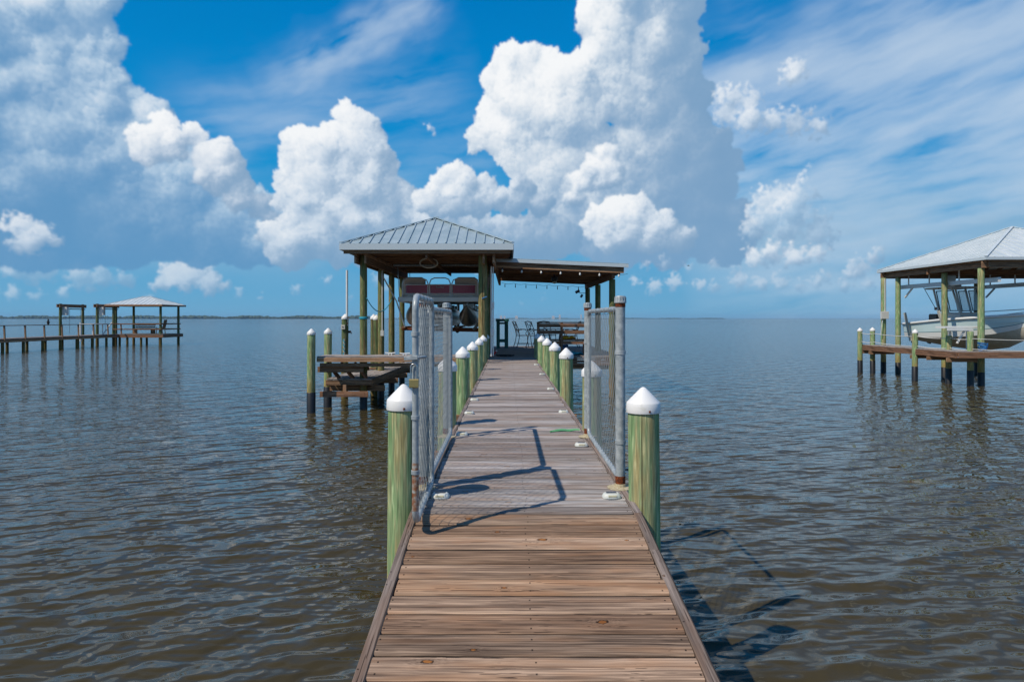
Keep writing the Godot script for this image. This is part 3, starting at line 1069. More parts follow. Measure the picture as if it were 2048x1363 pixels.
func build_shores() -> void:
	# a low wooded shore some 7 km off, and a thinner one beyond with pale blocks on it
	var r := RandomNumberGenerator.new()
	r.seed = 31
	for s in [[-6200.0, -1480.0, 7000.0, 36.0, 520, "dark blue-green wooded shore low on the horizon beyond the pavilion dock"], [-2700.0, 3200.0, 10000.0, 15.0, 460, "thin hazy wooded shore on the horizon behind the roofed platform"]]:
		var land := MB.new()
		land.slab([Vector3(s[0], WATER - 1, -s[2]), Vector3(s[1], WATER - 1, -s[2]), Vector3(s[1] - 60, WATER - 1, -s[2] - 600), Vector3(s[0], WATER - 1, -s[2] - 600)], Vector3(0, 2.2, 0))
		structure(land, "far_land" if s[4] == 520 else "farther_land", M.land)
		var trees := MB.new()
		for k in s[4] * 3:
			var x: float = lerpf(s[0], s[1], r.randf())
			var h: float = s[3] * r.randf_range(0.65, 1.1) * (0.8 + 0.2 * sin(x * 0.011))
			var w := h * r.randf_range(0.5, 0.9)
			var c := Vector3(x, WATER + 0.6, -s[2] - r.randf_range(4, 400))
			var prof := [Vector2(w * 0.8, 0.0), Vector2(w, h * 0.35), Vector2(w * 0.85, h * 0.65), Vector2(w * 0.4, h * 0.93), Vector2(0, h)]
			trees.lathe(c, prof, 6, Vector2(r.randf(), r.randf()), 0.12)
		var o := single(trees, "far_treeline", M.tree, s[5], "treeline")
		o.set_meta("kind", "stuff")
	var k := 0
	for d in [[1002.0, 22.0, 26.0], [1009.0, 16.0, 22.0], [1033.0, 26.0, 24.0], [1107.0, 24.0, 24.0], [1120.0, 14.0, 34.0], [1163.0, 9.0, 36.0]]:
		var x: float = (d[0] - 1017.0) / 1365.0 * 9900.0
		var m := MB.new()
		m.box(Vector3(x, WATER + d[2] * 0.85, -9950), Vector3(d[1] * 1.6, d[2] * 1.7, 30), 0.5)
		m.box(Vector3(x + d[1] * 0.2, WATER + d[2] * 1.7 + 2.0, -9950), Vector3(d[1] * 0.6, 4.0, 12), 0.3)
		single(m, "far_tower_block", M.far_wall, ["tiny pale tower block on the far shore, beside the teal stand", "narrow pale block on the far shore next to a wider one", "broad pale block on the far shore above the patio chair", "broad pale block on the far shore above the bench", "tall narrow pale block on the far shore above the bench", "slim mast-like tower on the far shore by the bench's end"][k], "building", "tower blocks on the far shore")
		k += 1

# ---------------------------------------------------------------- the pier
const XL := -0.51
const XR := 0.71
const RAMP := -3.87                                        # z where the level deck meets the ramp to the shore

var strip_at := 0
func next_strip() -> int:                                 # boards of one kind take the sixteen patterns in turn, end for end at random
	strip_at += 7
	return strip_at % 16

func deck_board(parent: Node3D, x0: float, x1: float, c: Vector3, up: Vector3, w: float, material: Material, called := "plank") -> void:
	var j := rng.randf_range(-0.006, 0.006)
	var lift := up * rng.randf_range(-0.0015, 0.0015)
	var tilt := Vector3(0, rng.randf_range(-0.0015, 0.0015), rng.randf_range(-0.001, 0.001))
	if material == M.deck_grey:
		material = M.greys[rng.randi_range(0, 5)]
	elif material == M.deck_brown:
		material = M.browns[rng.randi_range(0, 4)]
	var m := MB.new()
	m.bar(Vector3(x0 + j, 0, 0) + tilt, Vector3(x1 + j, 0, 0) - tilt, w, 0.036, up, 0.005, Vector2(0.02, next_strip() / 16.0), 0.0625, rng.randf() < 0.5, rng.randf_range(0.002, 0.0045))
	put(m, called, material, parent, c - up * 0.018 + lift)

func build_walkway() -> void:
	var t := thing("walkway", "long weathered timber walkway running out through the chain-link gate posts", "pier")
	var pitch := 0.1435
	var z := RAMP - pitch / 2
	var k := 0
	while z > -20.0:
		deck_board(t, XL, XR, Vector3(0, 0, z), Vector3.UP, pitch - rng.randf_range(0.007, 0.013), M.deck_grey if k > 3 or k == 0 else M.deck_pale)
		z -= pitch
		k += 1
	for s in [XL - 0.026, XR + 0.026]:
		var za := RAMP
		while za > -19.9:
			var zb := maxf(za - rng.randf_range(3.4, 4.0), -19.9)
			put(board(Vector3(s, -0.078, za), Vector3(s, -0.078, zb + 0.003), 0.046, 0.16), "rim_board", M.rim, t)
			za = zb
	for x in [XL + 0.2, 0.1, XR - 0.2]:
		put(board(Vector3(x, -0.14, RAMP), Vector3(x, -0.14, -19.9), 0.045, 0.2), "stringer", M.dark_wood, t)
	var zc := -4.3
	while zc > -20.0:
		put(board(Vector3(XL - 0.24, -0.32, zc), Vector3(XR + 0.24, -0.32, zc), 0.06, 0.16), "cross_beam", M.dark_wood, t)
		zc -= 2.62
	# the newer, browner ramp that falls towards the shore
	var rp := thing("ramp", "newer brown timber ramp with orange knots leading up to the gate", "ramp")
	var slope := Vector3(0, -0.1357, 1.0).normalized()
	var up := Vector3(0, 1.0, 0.1357).normalized()
	for i in 36:
		var c := Vector3(0, 0, RAMP + 0.004) + slope * (pitch * (i + 0.5))
		deck_board(rp, XL, XR, c, up, pitch - rng.randf_range(0.006, 0.010), M.deck_brown)
	for s in [XL - 0.026, XR + 0.026]:
		var p := Vector3(s, 0.002, RAMP + 0.004) - up * 0.085
		put(board(p, p + slope * 5.15, 0.048, 0.17, up), "rim_board", M.rim_brown, rp)
	for x in [XL + 0.2, XR - 0.2]:
		var p := Vector3(x, 0, RAMP + 0.02) - up * 0.14
		put(board(p, p + slope * 5.1, 0.045, 0.2, up), "stringer", M.dark_wood, rp)

func cone_cap(m: MB, at: Vector3, r: float) -> void:
	m.lathe(at, [Vector2(r * 1.06, 0.030), Vector2(r * 1.075, 0.034), Vector2(r * 1.05, 0.086), Vector2(r * 1.01, 0.094), Vector2(r * 0.18, 0.176), Vector2(r * 0.08, 0.182), Vector2(0, 0.184)], 28)

# a driven pole from the bed up to top; cap: white cone; sleeve: dark wrap up to that height
func piling(called: String, label: String, group: String, x: float, z: float, top: float, r: float, material: Material, cap := true, sleeve := -9.0, cat := "piling") -> Node3D:
	var t := thing(called, label, cat, group, Vector3(x, 0, z))
	var m := MB.new()
	var prof := []
	var y := WATER - 1.0
	while y < top - 0.01:
		prof.append(Vector2(r * lerpf(1.05, 0.97, (y - WATER + 1.0) / (top - WATER + 1.0)), y))
		y += 0.3
	prof.append(Vector2(r * 0.97, top - 0.006))
	prof.append(Vector2(r * 0.93, top))
	prof.append(Vector2(0, top + 0.003))
	m.lathe(Vector3.ZERO, prof, 20, Vector2(rng.randf(), rng.randf()), 0.012)
	put(m, "pole", material, t)
	if cap:
		var c := MB.new()
		cone_cap(c, Vector3(0, top - 0.085, 0), r)
		var cap_o := put(c, "cap", M.cap, t)
		t.rotation.x = rng.randf_range(-0.008, 0.008)
		t.rotation.z = rng.randf_range(-0.010, 0.010)
		cap_o.rotation.y = rng.randf_range(-0.4, 0.4)
		var n := MB.new()
		n.lathe(Vector3(rng.randf_range(-0.03, 0.05), top - 0.040, r * 1.06), [Vector2(0.006, -0.006), Vector2(0.006, 0.006), Vector2(0, 0.007)], 6)
		put(n, "nail", M.rust, cap_o)
	if sleeve > -5.0:
		var s := MB.new()
		s.lathe(Vector3.ZERO, [Vector2(r * 1.07, WATER - 0.9), Vector2(r * 1.07, sleeve - 0.01), Vector2(r * 1.0, sleeve)], 20, Vector2.ZERO, 0.008)
		put(s, "sleeve", M.sleeve, t)
	return t

func build_pilings() -> void:
	var ord := ["first", "second", "third", "fourth", "fifth", "sixth", "seventh"]
	var lz := [4.15, 7.1, 9.6, 12.2, 14.7, 17.0, 19.3]
	var rz := [4.15, 6.75, 9.7, 12.1, 14.6, 17.0, 19.6]
	for k in 7:
		var a := "big white-capped green piling behind the padlocked gate leaf" if k == 0 else "white-capped green piling on the boat-lift side of the walkway, %s from the ramp" % ord[k]
		piling("dock_piling", a, "pilings along the walkway", -0.640, -lz[k], 0.60 + rng.randf_range(-0.012, 0.012), 0.096 if k != 4 else 0.088, M.pole)
		var b := "big white-capped green piling beside the rusty-based fence post" if k == 0 else "white-capped green piling on the bench side of the walkway, %s from the ramp" % ord[k]
		piling("dock_piling", b, "pilings along the walkway", 0.826, -rz[k], 0.59 + rng.randf_range(-0.012, 0.012), 0.097, M.pole)

# ---------------------------------------------------------------- roofs
# the eaves make a rectangle; every face is laid in strips with a raised seam; faces meet at 45 degrees in plan
func hip_roof(t: Node3D, x0: float, x1: float, z0: float, z1: float, eave: float, rise: float, strip_w: float, material: Material, rib := 0.032, fascia := 0.14, fascia_mat: Material = null, seam_w := 0.028) -> void:
	var w := minf(x1 - x0, z0 - z1) / 2.0
	var faces := [[Vector3(x0, eave, z0), Vector3.RIGHT, Vector3.FORWARD, x1 - x0], [Vector3(x1, eave, z0), Vector3.FORWARD, Vector3.LEFT, z0 - z1], [Vector3(x1, eave, z1), Vector3.LEFT, Vector3.BACK, x1 - x0], [Vector3(x0, eave, z1), Vector3.BACK, Vector3.RIGHT, z0 - z1]]
	for f in faces:
		var A: Vector3 = f[0]
		var d: Vector3 = f[1]
		var inw: Vector3 = f[2]
		var L: float = f[3]
		var nrm := (Vector3.UP * w - inw * rise).normalized()
		var P := func(s: float, tt: float) -> Vector3: return A + d * s + inw * tt + Vector3.UP * (rise * tt / w)
		var cnt := roundi(L / strip_w)
		for k in cnt:
			var s0 := L * k / cnt
			var s1 := L * (k + 1) / cnt - 0.001
			var pts := [P.call(s0, 0.0), P.call(s1, 0.0)]
			var t1 := minf(minf(s1, L - s1), w)
			var t0 := minf(minf(s0, L - s0), w)
			if t1 > 0.01:
				pts.append(P.call(s1, t1))
			for kink in [L - w, L / 2.0, w]:
				if kink > s0 + 0.005 and kink < s1 - 0.005:
					pts.append(P.call(kink, minf(minf(kink, L - kink), w)))
			if t0 > 0.01:
				pts.append(P.call(s0, t0))
			if pts.size() < 3:
				continue
			var m := MB.new()
			m.slab(pts, nrm * 0.008)
			if t0 > 0.06:
				m.bar(P.call(s0, -0.005) + nrm * (rib / 2 + 0.006), P.call(s0, t0 - 0.02) + nrm * (rib / 2 + 0.006), seam_w, rib, nrm, 0.006)
			put(m, "roof_panel", material, t)
		var fm := MB.new()
		fm.bar(A - inw * 0.012 - d * 0.012 + Vector3.DOWN * (fascia / 2 + 0.002), A - inw * 0.012 + d * (L + 0.012) + Vector3.DOWN * (fascia / 2 + 0.002), 0.022, fascia, Vector3.UP, 0.003, strip())
		put(fm, "fascia", fascia_mat if fascia_mat else M.trim_metal, t)
		# rafters under this face
		var s := 0.45
		while s < L - 0.3:
			var tr := minf(minf(s, L - s), w) - 0.05
			if tr > 0.2:
				put(board(P.call(s, 0.03) - nrm * 0.075, P.call(s, tr) - nrm * 0.075, 0.04, 0.13, nrm), "rafter", M.dark_wood, t)
			s += 0.61
		var run := 0.45                                    # battens under the sheets
		while run < w - 0.3:
			put(board(P.call(run + 0.05, run) - nrm * 0.012, P.call(L - run - 0.05, run) - nrm * 0.012, 0.09, 0.02, nrm), "batten", M.frame_wood, t)
			run += 0.55
	var along_x := (x1 - x0) > (z0 - z1)
	var c0 := Vector3((x0 + x1) / 2, eave + rise, z0 - w) if not along_x else Vector3(x0 + w, eave + rise, (z0 + z1) / 2)
	var c1 := Vector3((x0 + x1) / 2, eave + rise, z1 + w) if not along_x else Vector3(x1 - w, eave + rise, (z0 + z1) / 2)
	var corners := [Vector3(x0, eave, z0), Vector3(x1, eave, z0), Vector3(x1, eave, z1), Vector3(x0, eave, z1)]
	for k in 4:
		var e: Vector3 = c0
		if corners[k].distance_to(c1) < corners[k].distance_to(c0):
			e = c1
		var m := MB.new()
		m.bar(corners[k] + Vector3.UP * 0.035, e + Vector3.UP * 0.04, 0.10, 0.022, Vector3.UP, 0.006)
		put(m, "hip_cap", material, t)
	if c0.distance_to(c1) > 0.2:
		var m := MB.new()
		m.bar(c0 + Vector3.UP * 0.045, c1 + Vector3.UP * 0.045, 0.16, 0.022, Vector3.UP, 0.006)
		put(m, "ridge_cap", material, t)

func build_platform() -> void:
	var t := thing("platform", "shaded timber platform at the walkway's end under the lean-to roof", "platform")
	var z := -20.06
	while z > -27.6:
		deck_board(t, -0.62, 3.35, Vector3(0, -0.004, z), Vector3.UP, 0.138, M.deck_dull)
		z -= 0.1435
	for q in [[-0.04, 0.038], [-0.115, 0.07], [-0.20, 0.075]]:
		put(board(Vector3(XR + 0.05, q[0] - 0.03, -19.985 + q[1] * 0.1), Vector3(3.38, q[0] - 0.03, -19.985 + q[1] * 0.1), 0.04, q[1]), "edge_beam", M.bench_wood, t)
	put(board(Vector3(XR + 0.08, -0.31, -20.1), Vector3(3.3, -0.31, -20.1), 0.09, 0.14), "edge_beam", M.dark_wood, t)
	for x in [-0.4, 0.8, 2.0, 3.2]:
		put(board(Vector3(x, -0.15, -20.1), Vector3(x, -0.15, -27.6), 0.05, 0.2), "joist", M.dark_wood, t)
	# lean-to roof on posts
	var r := thing("lean_to_roof", "low sloping metal lean-to roof with string lights over the platform", "roof")
	var a := Vector3(-0.36, 2.80, -19.5)
	var b := Vector3(3.30, 2.64, -19.5)
	var down := (b - a).normalized()
	var up := Vector3(-down.y, down.x, 0)
	for k in 20:
		var z0 := -19.45 - k * 0.36
		var m := MB.new()
		m.slab([a + Vector3(0, 0, z0 + 19.5) - down * 0.04, b + Vector3(0, 0, z0 + 19.5) + down * 0.12, b + Vector3(0, 0, z0 - 0.359 + 19.5) + down * 0.12, a + Vector3(0, 0, z0 - 0.359 + 19.5) - down * 0.04], up * 0.012)
		m.bar(a + Vector3(0, 0, z0 + 19.48) + up * 0.026, b + Vector3(0, 0, z0 + 19.48) + up * 0.026 + down * 0.12, 0.03, 0.03, up)
		put(m, "roof_panel", M.roof_metal, r)
	var tm := MB.new()
	tm.bar(a - down * 0.05 + Vector3(0, -0.035, 0.06), b + down * 0.12 + Vector3(0, -0.035, 0.06), 0.02, 0.085, up)
	put(tm, "edge_trim", M.trim_metal, r)
	for k in 12:
		var z1 := -19.52 - k * 0.61
		put(board(a + Vector3(0, -0.155, z1 + 19.5), b + Vector3(0, -0.155, z1 + 19.5), 0.045, 0.17, up), "joist", M.frame_wood if k == 0 else M.dark_wood, r)
	for k in 6:
		var p: Vector3 = a.lerp(b, (k + 0.4) / 6.2) + Vector3(0, -0.035, 0)
		put(board(p + Vector3(0, -0.02, -0.05), p + Vector3(0, -0.02, -7.0), 0.3, 0.025), "roof_board", M.frame_wood, r)
	put(board(Vector3(3.02, 2.36, -19.62), Vector3(3.02, 2.36, -26.6), 0.09, 0.2), "beam", M.bench_wood, r)
	put(board(Vector3(-0.34, 2.50, -19.7), Vector3(-0.34, 2.50, -26.6), 0.08, 0.2), "beam", M.dark_wood, r)
	var names := ["brown post carrying the lean-to's outer front corner", "brown middle post under the lean-to's outer beam", "brown back post under the lean-to's outer beam"]
	var k3 := 0
	for zz in [-20.0, -23.2, -26.2]:
		piling("roof_post", names[k3], "posts of the lean-to", 3.04, zz, 2.255, 0.094, M.post, false, -9.0, "post")
		k3 += 1
	# string lights: bulbs on a cord along the front, dark sockets along the back
	var cord := thing("string_lights", "string of clear bulbs hung along the lean-to's front joist", "string lights")
	var pts := []
	for k in 49:
		var f := k / 48.0
		pts.append(a.lerp(b, f) + Vector3(0.1, -0.262 - 0.035 * absf(sin(f * PI * 7.0)), 0.03))
	var cm := MB.new()
	cm.tube(pts, 0.005, 5)
	put(cm, "cord", M.black, cord)
	for k in 7:
		var p: Vector3 = a.lerp(b, (k + 0.15) / 6.6) + Vector3(0.1, -0.29, 0.03)
		var s := MB.new()
		s.lathe(p, [Vector2(0.014, 0.0), Vector2(0.014, 0.05), Vector2(0.006, 0.06)], 8)
		var so := put(s, "socket", M.black, cord)
		var bm := MB.new()
		bm.lathe(p - Vector3(0, 0.075, 0), [Vector2(0.0, 0.0), Vector2(0.018, 0.007), Vector2(0.028, 0.03), Vector2(0.022, 0.058), Vector2(0.013, 0.076)], 10)
		put(bm, "bulb", M.bulb, so)
	var back := thing("string_lights", "dark sockets hanging in a row along the lean-to's back edge", "string lights")
	pts = []
	for k in 41:
		var f := k / 40.0
		pts.append(a.lerp(b, f) + Vector3(0.1, -0.31 - 0.04 * absf(sin(f * PI * 8.0)), -6.9))
	cm = MB.new()
	cm.tube(pts, 0.006, 5)
	put(cm, "cord", M.black, back)
	for k in 9:
		var p: Vector3 = a.lerp(b, (k + 0.3) / 9.0) + Vector3(0.1, -0.34, -6.9)
		var s := MB.new()
		s.lathe(p - Vector3(0, 0.14, 0), [Vector2(0.008, 0.0), Vector2(0.018, 0.03), Vector2(0.014, 0.08), Vector2(0.012, 0.14), Vector2(0.004, 0.15)], 8)
		put(s, "socket", M.black, back)
	# ceiling light with motor housing
	var fan := thing("ceiling_light", "small dark ceiling fixture under the middle of the lean-to", "light", "", Vector3(1.45, 2.36, -21.5))
	var fm := MB.new()
	fm.lathe(Vector3.ZERO, [Vector2(0, -0.1), Vector2(0.07, -0.09), Vector2(0.1, -0.02), Vector2(0.1, 0.05), Vector2(0.03, 0.08), Vector2(0.03, 0.2)], 14)
	put(fm, "housing", M.black, fan)
	fm = MB.new()
	fm.lathe(Vector3(0, -0.1, 0), [Vector2(0, -0.06), Vector2(0.06, -0.045), Vector2(0.075, 0.0), Vector2(0.07, 0.012)], 14)
	put(fm, "glass", M.lamp_glass, fan)
	var sol := thing("solar_spotlight", "small black solar spotlight clamped on the lean-to's back post", "light", "", Vector3(2.93, 2.08, -26.2))
	fm = MB.new()
	fm.bar(Vector3(-0.36, 0.02, 0.0), Vector3(-0.20, 0.10, 0.02), 0.2, 0.02, Vector3(-0.4, 0.9, 0.5))
	put(fm, "panel", M.solar, sol)
	fm = MB.new()
	fm.tube([Vector3(0.02, 0.0, 0.05), Vector3(-0.16, 0.0, 0.05), Vector3(-0.28, 0.04, 0.02)], 0.012, 6)
	put(fm, "arm", M.black, sol)
	fm = MB.new()
	fm.bar(Vector3(-0.16, -0.16, 0.08), Vector3(-0.10, -0.06, 0.06), 0.07, 0.07)
	put(fm, "head", M.black, sol)

func build_lift_house() -> void:
	var t := thing("lift_house_roof", "hipped seamed grey metal roof over the boat lift", "roof")
	hip_roof(t, -4.17, 0.11, -16.9, -24.4, 2.955, 0.93, 0.238, M.roof_metal, 0.03, 0.15)
	for q in [[Vector3(-3.72, 2.62, -17.1), Vector3(-3.72, 2.62, -24.2)], [Vector3(-0.5, 2.62, -17.1), Vector3(-0.5, 2.62, -24.2)]]:
		for s in [-0.125, 0.125]:
			put(board(q[0] + Vector3(s, 0, 0), q[1] + Vector3(s, 0, 0), 0.05, 0.26), "beam", M.frame_wood, t)
	for zz in [-16.97, -24.3]:
		put(board(Vector3(-4.1, 2.78, zz), Vector3(0.05, 2.78, zz), 0.045, 0.13), "header", M.frame_wood, t)
	for zz in [-18.5, -20.0, -21.5, -23.0]:
		put(board(Vector3(-4.05, 2.80, zz), Vector3(0.0, 2.80, zz), 0.045, 0.15), "tie_beam", M.dark_wood, t)
	put(board(Vector3(-2.05, 2.66, -17.0), Vector3(-2.05, 2.66, -24.2), 0.05, 0.1), "tie_beam", M.dark_wood, t)
	var k := 0
	for zz in [-17.5, -19.9, -21.7, -23.8]:
		piling("lift_post", "tall brown roof post of the boat lift on the catwalk side, %s from the catwalk" % ["first", "second", "third", "fourth"][k], "posts of the boat-lift roof", -3.72, zz, 2.72, 0.094, M.post, false, -0.72 if k > 0 else -0.78, "post")
		k += 1
	k = 0
	for zz in [-17.5, -19.9, -21.7, -23.8]:
		piling("lift_post", "thick brown roof post at the walkway's edge beside the pontoon boat" if k == 0 else "brown roof post of the boat lift behind the thick one, %s" % ["", "second in line", "third in line", "last in line"][k], "posts of the boat-lift roof", -0.66, zz, 2.72, 0.115 if k == 0 else 0.094, M.post, false, -9.0, "post")
		k += 1
	# electrical conduit with its box on the second catwalk-side post, and pipes on the walkway side
	var con := thing("conduit", "white electrical conduit with outlet box down a boat-lift post", "conduit", "", Vector3(-3.66, 0, -19.78))
	var m := MB.new()
	m.tube([Vector3(0, 2.5, 0), Vector3(0, 0.75, 0)], 0.02, 8)
	put(m, "pipe", M.off_white, con)
	m = MB.new()
	m.box(Vector3(0, 0.68, 0.01), Vector3(0.09, 0.16, 0.06))
	put(m, "box", M.off_white, con)
	con = thing("conduit", "grey conduit with switch boxes beside the thick walkway post", "conduit", "", Vector3(-0.46, 0, -18.2))
	m = MB.new()
	m.tube([Vector3(0, 2.5, 0), Vector3(0, 0.1, 0)], 0.022, 8)
	m.tube([Vector3(0.05, 2.5, -0.1), Vector3(0.05, 0.1, -0.1)], 0.016, 8)
	put(m, "pipe", M.alu, con)
	for y in [1.45, 0.75]:
		m = MB.new()
		m.box(Vector3(0.03, y, 0.03), Vector3(0.1, 0.18, 0.08))
		put(m, "box", M.alu, con)
	build_pontoon_boat()

func build_pontoon_boat() -> void:
	var t := thing("pontoon_boat", "pontoon boat with maroon side panels raised on the lift", "boat", "", Vector3(-2.06, 0, -20.5))
	var m: MB
	for x in [-0.86, 0.0, 0.80]:                           # tubes with pointed noses towards the walkway's shore end
		m = MB.new()
		var rings := []
		for q in [[0.0, 0.02, 0.34], [0.10, 0.10, 0.25], [0.35, 0.2, 0.12], [0.7, 0.275, 0.03], [1.1, 0.30, 0.0], [5.6, 0.30, 0.0]]:
			var ring := []
			for k in 16:
				var an := TAU * k / 16.0
				ring.append(Vector3(x + cos(an) * q[1], 1.14 + q[2] + sin(an) * q[1], -q[0]))
			rings.append(ring)
		m.loft(rings)
		put(m, "pontoon", M.pontoon, t)
		m = MB.new()
		m.slab([Vector3(x - 0.006, 1.56, -0.02), Vector3(x - 0.006, 1.3, -0.14), Vector3(x - 0.006, 0.9, -0.8), Vector3(x - 0.006, 1.6, -0.8)], Vector3(0.012, 0, 0))
		put(m, "keel_plate", M.alu, t)
		for zz in [-0.9, -2.2, -3.5, -4.8]:
			m = MB.new()
			m.box(Vector3(x, 1.50, zz), Vector3(0.32, 0.14, 0.25))
			put(m, "bracket", M.alu, t)
	m = MB.new()
	m.box(Vector3(0, 1.67, -2.9), Vector3(2.46, 0.05, 5.9), 0.01)
	put(m, "deck", M.vinyl_dark, t)
	for q in [[Vector3(-1.23, 1.68, 0.05), Vector3(1.23, 1.68, 0.05)], [Vector3(-1.24, 1.68, 0.0), Vector3(-1.24, 1.68, -5.9)], [Vector3(1.24, 1.68, 0.0), Vector3(1.24, 1.68, -5.9)]]:
		m = MB.new()
		m.bar(q[0], q[1], 0.05, 0.15, Vector3.UP, 0.015)
		put(m, "deck_trim", M.alu, t)
	# fence: a maroon band round the whole deck with pale rails, its middle bow section a gate
	var way := [Vector3(-1.16, 0, -5.2), Vector3(-1.16, 0, -0.45), Vector3(-1.12, 0, -0.25), Vector3(-1.0, 0, -0.13), Vector3(-0.85, 0, -0.1), Vector3(0.85, 0, -0.1), Vector3(1.0, 0, -0.13), Vector3(1.12, 0, -0.25), Vector3(1.16, 0, -0.45), Vector3(1.16, 0, -5.2)]
	for k in way.size() - 1:
		var a: Vector3 = way[k]
		var b: Vector3 = way[k + 1]
		m = MB.new()
		var out := (b - a).normalized().cross(Vector3.UP) * 0.006
		m.slab([a + Vector3(0, 1.86, 0) - out, b + Vector3(0, 1.86, 0) - out, b + Vector3(0, 2.12, 0) - out, a + Vector3(0, 2.12, 0) - out], out * 2.0)
		put(m, "side_panel", M.maroon, t)
	for q in [[2.125, 0.016], [1.855, 0.014], [1.79, 0.02]]:
		m = MB.new()
		var pts2 := []
		for p in way:
			pts2.append(p + Vector3(0, q[0], 0) + Vector3(p.x, 0, 0.6).normalized() * 0.012)
		m.tube(pts2, q[1], 8)
		put(m, "rail_bar", M.alu, t)
	m = MB.new()
	m.slab([Vector3(-1.15, 1.74, -0.108), Vector3(1.15, 1.74, -0.108), Vector3(1.15, 1.85, -0.108), Vector3(-1.15, 1.85, -0.108)], Vector3(0, 0, 0.006))
	put(m, "skirt", M.vinyl, t)
	for q in [[-1.14, -0.37, 2.31], [-0.32, 0.30, 2.33], [0.35, 1.14, 2.31]]:
		var x0: float = q[0]
		var x1: float = q[1]
		var top: float = q[2]
		m = MB.new()
		var r := 0.15
		m.tube([Vector3(x0, 1.76, -0.085), Vector3(x0, top - r, -0.085), Vector3(x0 + r * 0.3, top - r * 0.3, -0.085), Vector3(x0 + r, top, -0.085), Vector3(x1 - r, top, -0.085), Vector3(x1 - r * 0.3, top - r * 0.3, -0.085), Vector3(x1, top - r, -0.085), Vector3(x1, 1.76, -0.085)], 0.017, 8)
		put(m, "rail", M.alu, t)
	for x in [-1.17, 1.17]:
		m = MB.new()
		m.tube([Vector3(x, 1.75, -0.3), Vector3(x, 2.2, -0.32), Vector3(x, 2.3, -0.45), Vector3(x, 2.3, -5.0), Vector3(x, 2.2, -5.2), Vector3(x, 1.75, -5.2)], 0.018, 8)
		put(m, "rail", M.alu, t)
		for zz in [-1.6, -3.2]:
			m = MB.new()
			m.tube([Vector3(x, 1.75, zz), Vector3(x, 2.3, zz)], 0.015, 6)
			put(m, "rail_post", M.alu, t)
	for q in [[-0.80, 0.66], [0.78, 0.70]]:                # couch backs
		m = MB.new()
		var rings := []
		for zz in [-0.17, -0.2, -0.34, -0.38]:
			var e := 0.03 if zz == -0.17 or zz == -0.38 else 0.0
			var hw: float = q[1] / 2 - e
			rings.append([Vector3(q[0] - hw, 1.75, zz), Vector3(q[0] - hw, 2.29 - e, zz), Vector3(q[0] - hw + 0.1, 2.36 - e, zz), Vector3(q[0] + hw - 0.1, 2.36 - e, zz), Vector3(q[0] + hw, 2.29 - e, zz), Vector3(q[0] + hw, 1.75, zz)])
		m.loft(rings, true, true, false)
		put(m, "seat_back", M.vinyl, t)
		m = MB.new()
		m.box(Vector3(q[0], 1.93, -1.4), Vector3(0.6, 0.36, 2.0), 0.05)
		put(m, "couch", M.vinyl, t)
		m = MB.new()
		m.box(Vector3(q[0] * 1.28, 2.16, -1.5), Vector3(0.16, 0.3, 2.2), 0.05)
		put(m, "couch_back", M.vinyl_dark, t)
	m = MB.new()
	m.box(Vector3(0.45, 1.98, -3.6), Vector3(0.6, 0.6, 0.5), 0.06)
	put(m, "helm_console", M.vinyl_dark, t)
	m = MB.new()
	m.box(Vector3(-0.3, 1.95, -4.9), Vector3(1.6, 0.36, 0.5), 0.05)
	put(m, "stern_bench", M.vinyl_dark, t)
	# script emblem on the middle panel
	m = MB.new()
	var pts := []
	for k in 41:
		var f := k / 40.0
		pts.append(Vector3(-0.13 + f * 0.24, 2.045 + 0.014 * sin(f * 34.0) + (0.022 if f < 0.08 or (f > 0.62 and f < 0.68) else 0.0), -0.088))
	m.tube(pts, 0.007, 5)
	put(m, "script_emblem", M.off_white, t)
	# outboard hanging under the stern
	m = MB.new()
	m.lathe(Vector3(0.1, 1.95, -6.1), [Vector2(0.0, -0.2), Vector2(0.17, -0.18), Vector2(0.2, 0.1), Vector2(0.16, 0.3), Vector2(0, 0.36)], 14)
	put(m, "engine_cowl", M.black, t)
	m = MB.new()
	m.bar(Vector3(0.1, 1.8, -6.1), Vector3(0.1, 0.75, -6.1), 0.1, 0.2, Vector3.BACK, 0.03)
	m.box(Vector3(0.1, 0.92, -6.1), Vector3(0.16, 0.03, 0.35))
	var leg := put(m, "engine_leg", M.black, t)
	m = MB.new()
	for k in 3:
		var an := TAU * k / 3.0 + 0.4
		var o := Vector3(cos(an), sin(an), 0)
		var q := Vector3(-sin(an), cos(an), 0.5)
		var c := Vector3(0.1, 0.72, -5.9)
		m.slab([c + o * 0.03 - q * 0.03, c + o * 0.15 - q * 0.07, c + o * 0.18, c + o * 0.13 + q * 0.07, c + o * 0.03 + q * 0.03], Vector3(0, 0, 0.012))
	m.lathe(Vector3(0.1, 0.68, -5.9), [Vector2(0.0, 0.0), Vector2(0.04, 0.02), Vector2(0.04, 0.06), Vector2(0, 0.08)], 10)
	put(m, "propeller", M.black, leg)
	# the lift that carries it
	var l := thing("boat_lift", "rusty steel cradle and slings of the lift under the pontoon boat", "boat lift", "", Vector3(-2.06, 0, -20.5))
	for zz in [-1.0, -3.6]:
		m = MB.new()
		m.bar(Vector3(-1.3, 0.78, zz), Vector3(1.42, 0.72, zz), 0.1, 0.09, Vector3.UP, 0.01)
		put(m, "cradle_beam", M.rust, l)
		for x in [-1.33, 1.38]:
			m = MB.new()
			m.tube([Vector3(x, 0.78, zz), Vector3(x * 1.02 + signf(x) * 0.06, 2.72, zz + 0.1)], 0.012, 6)
			put(m, "cable", M.steel, l)
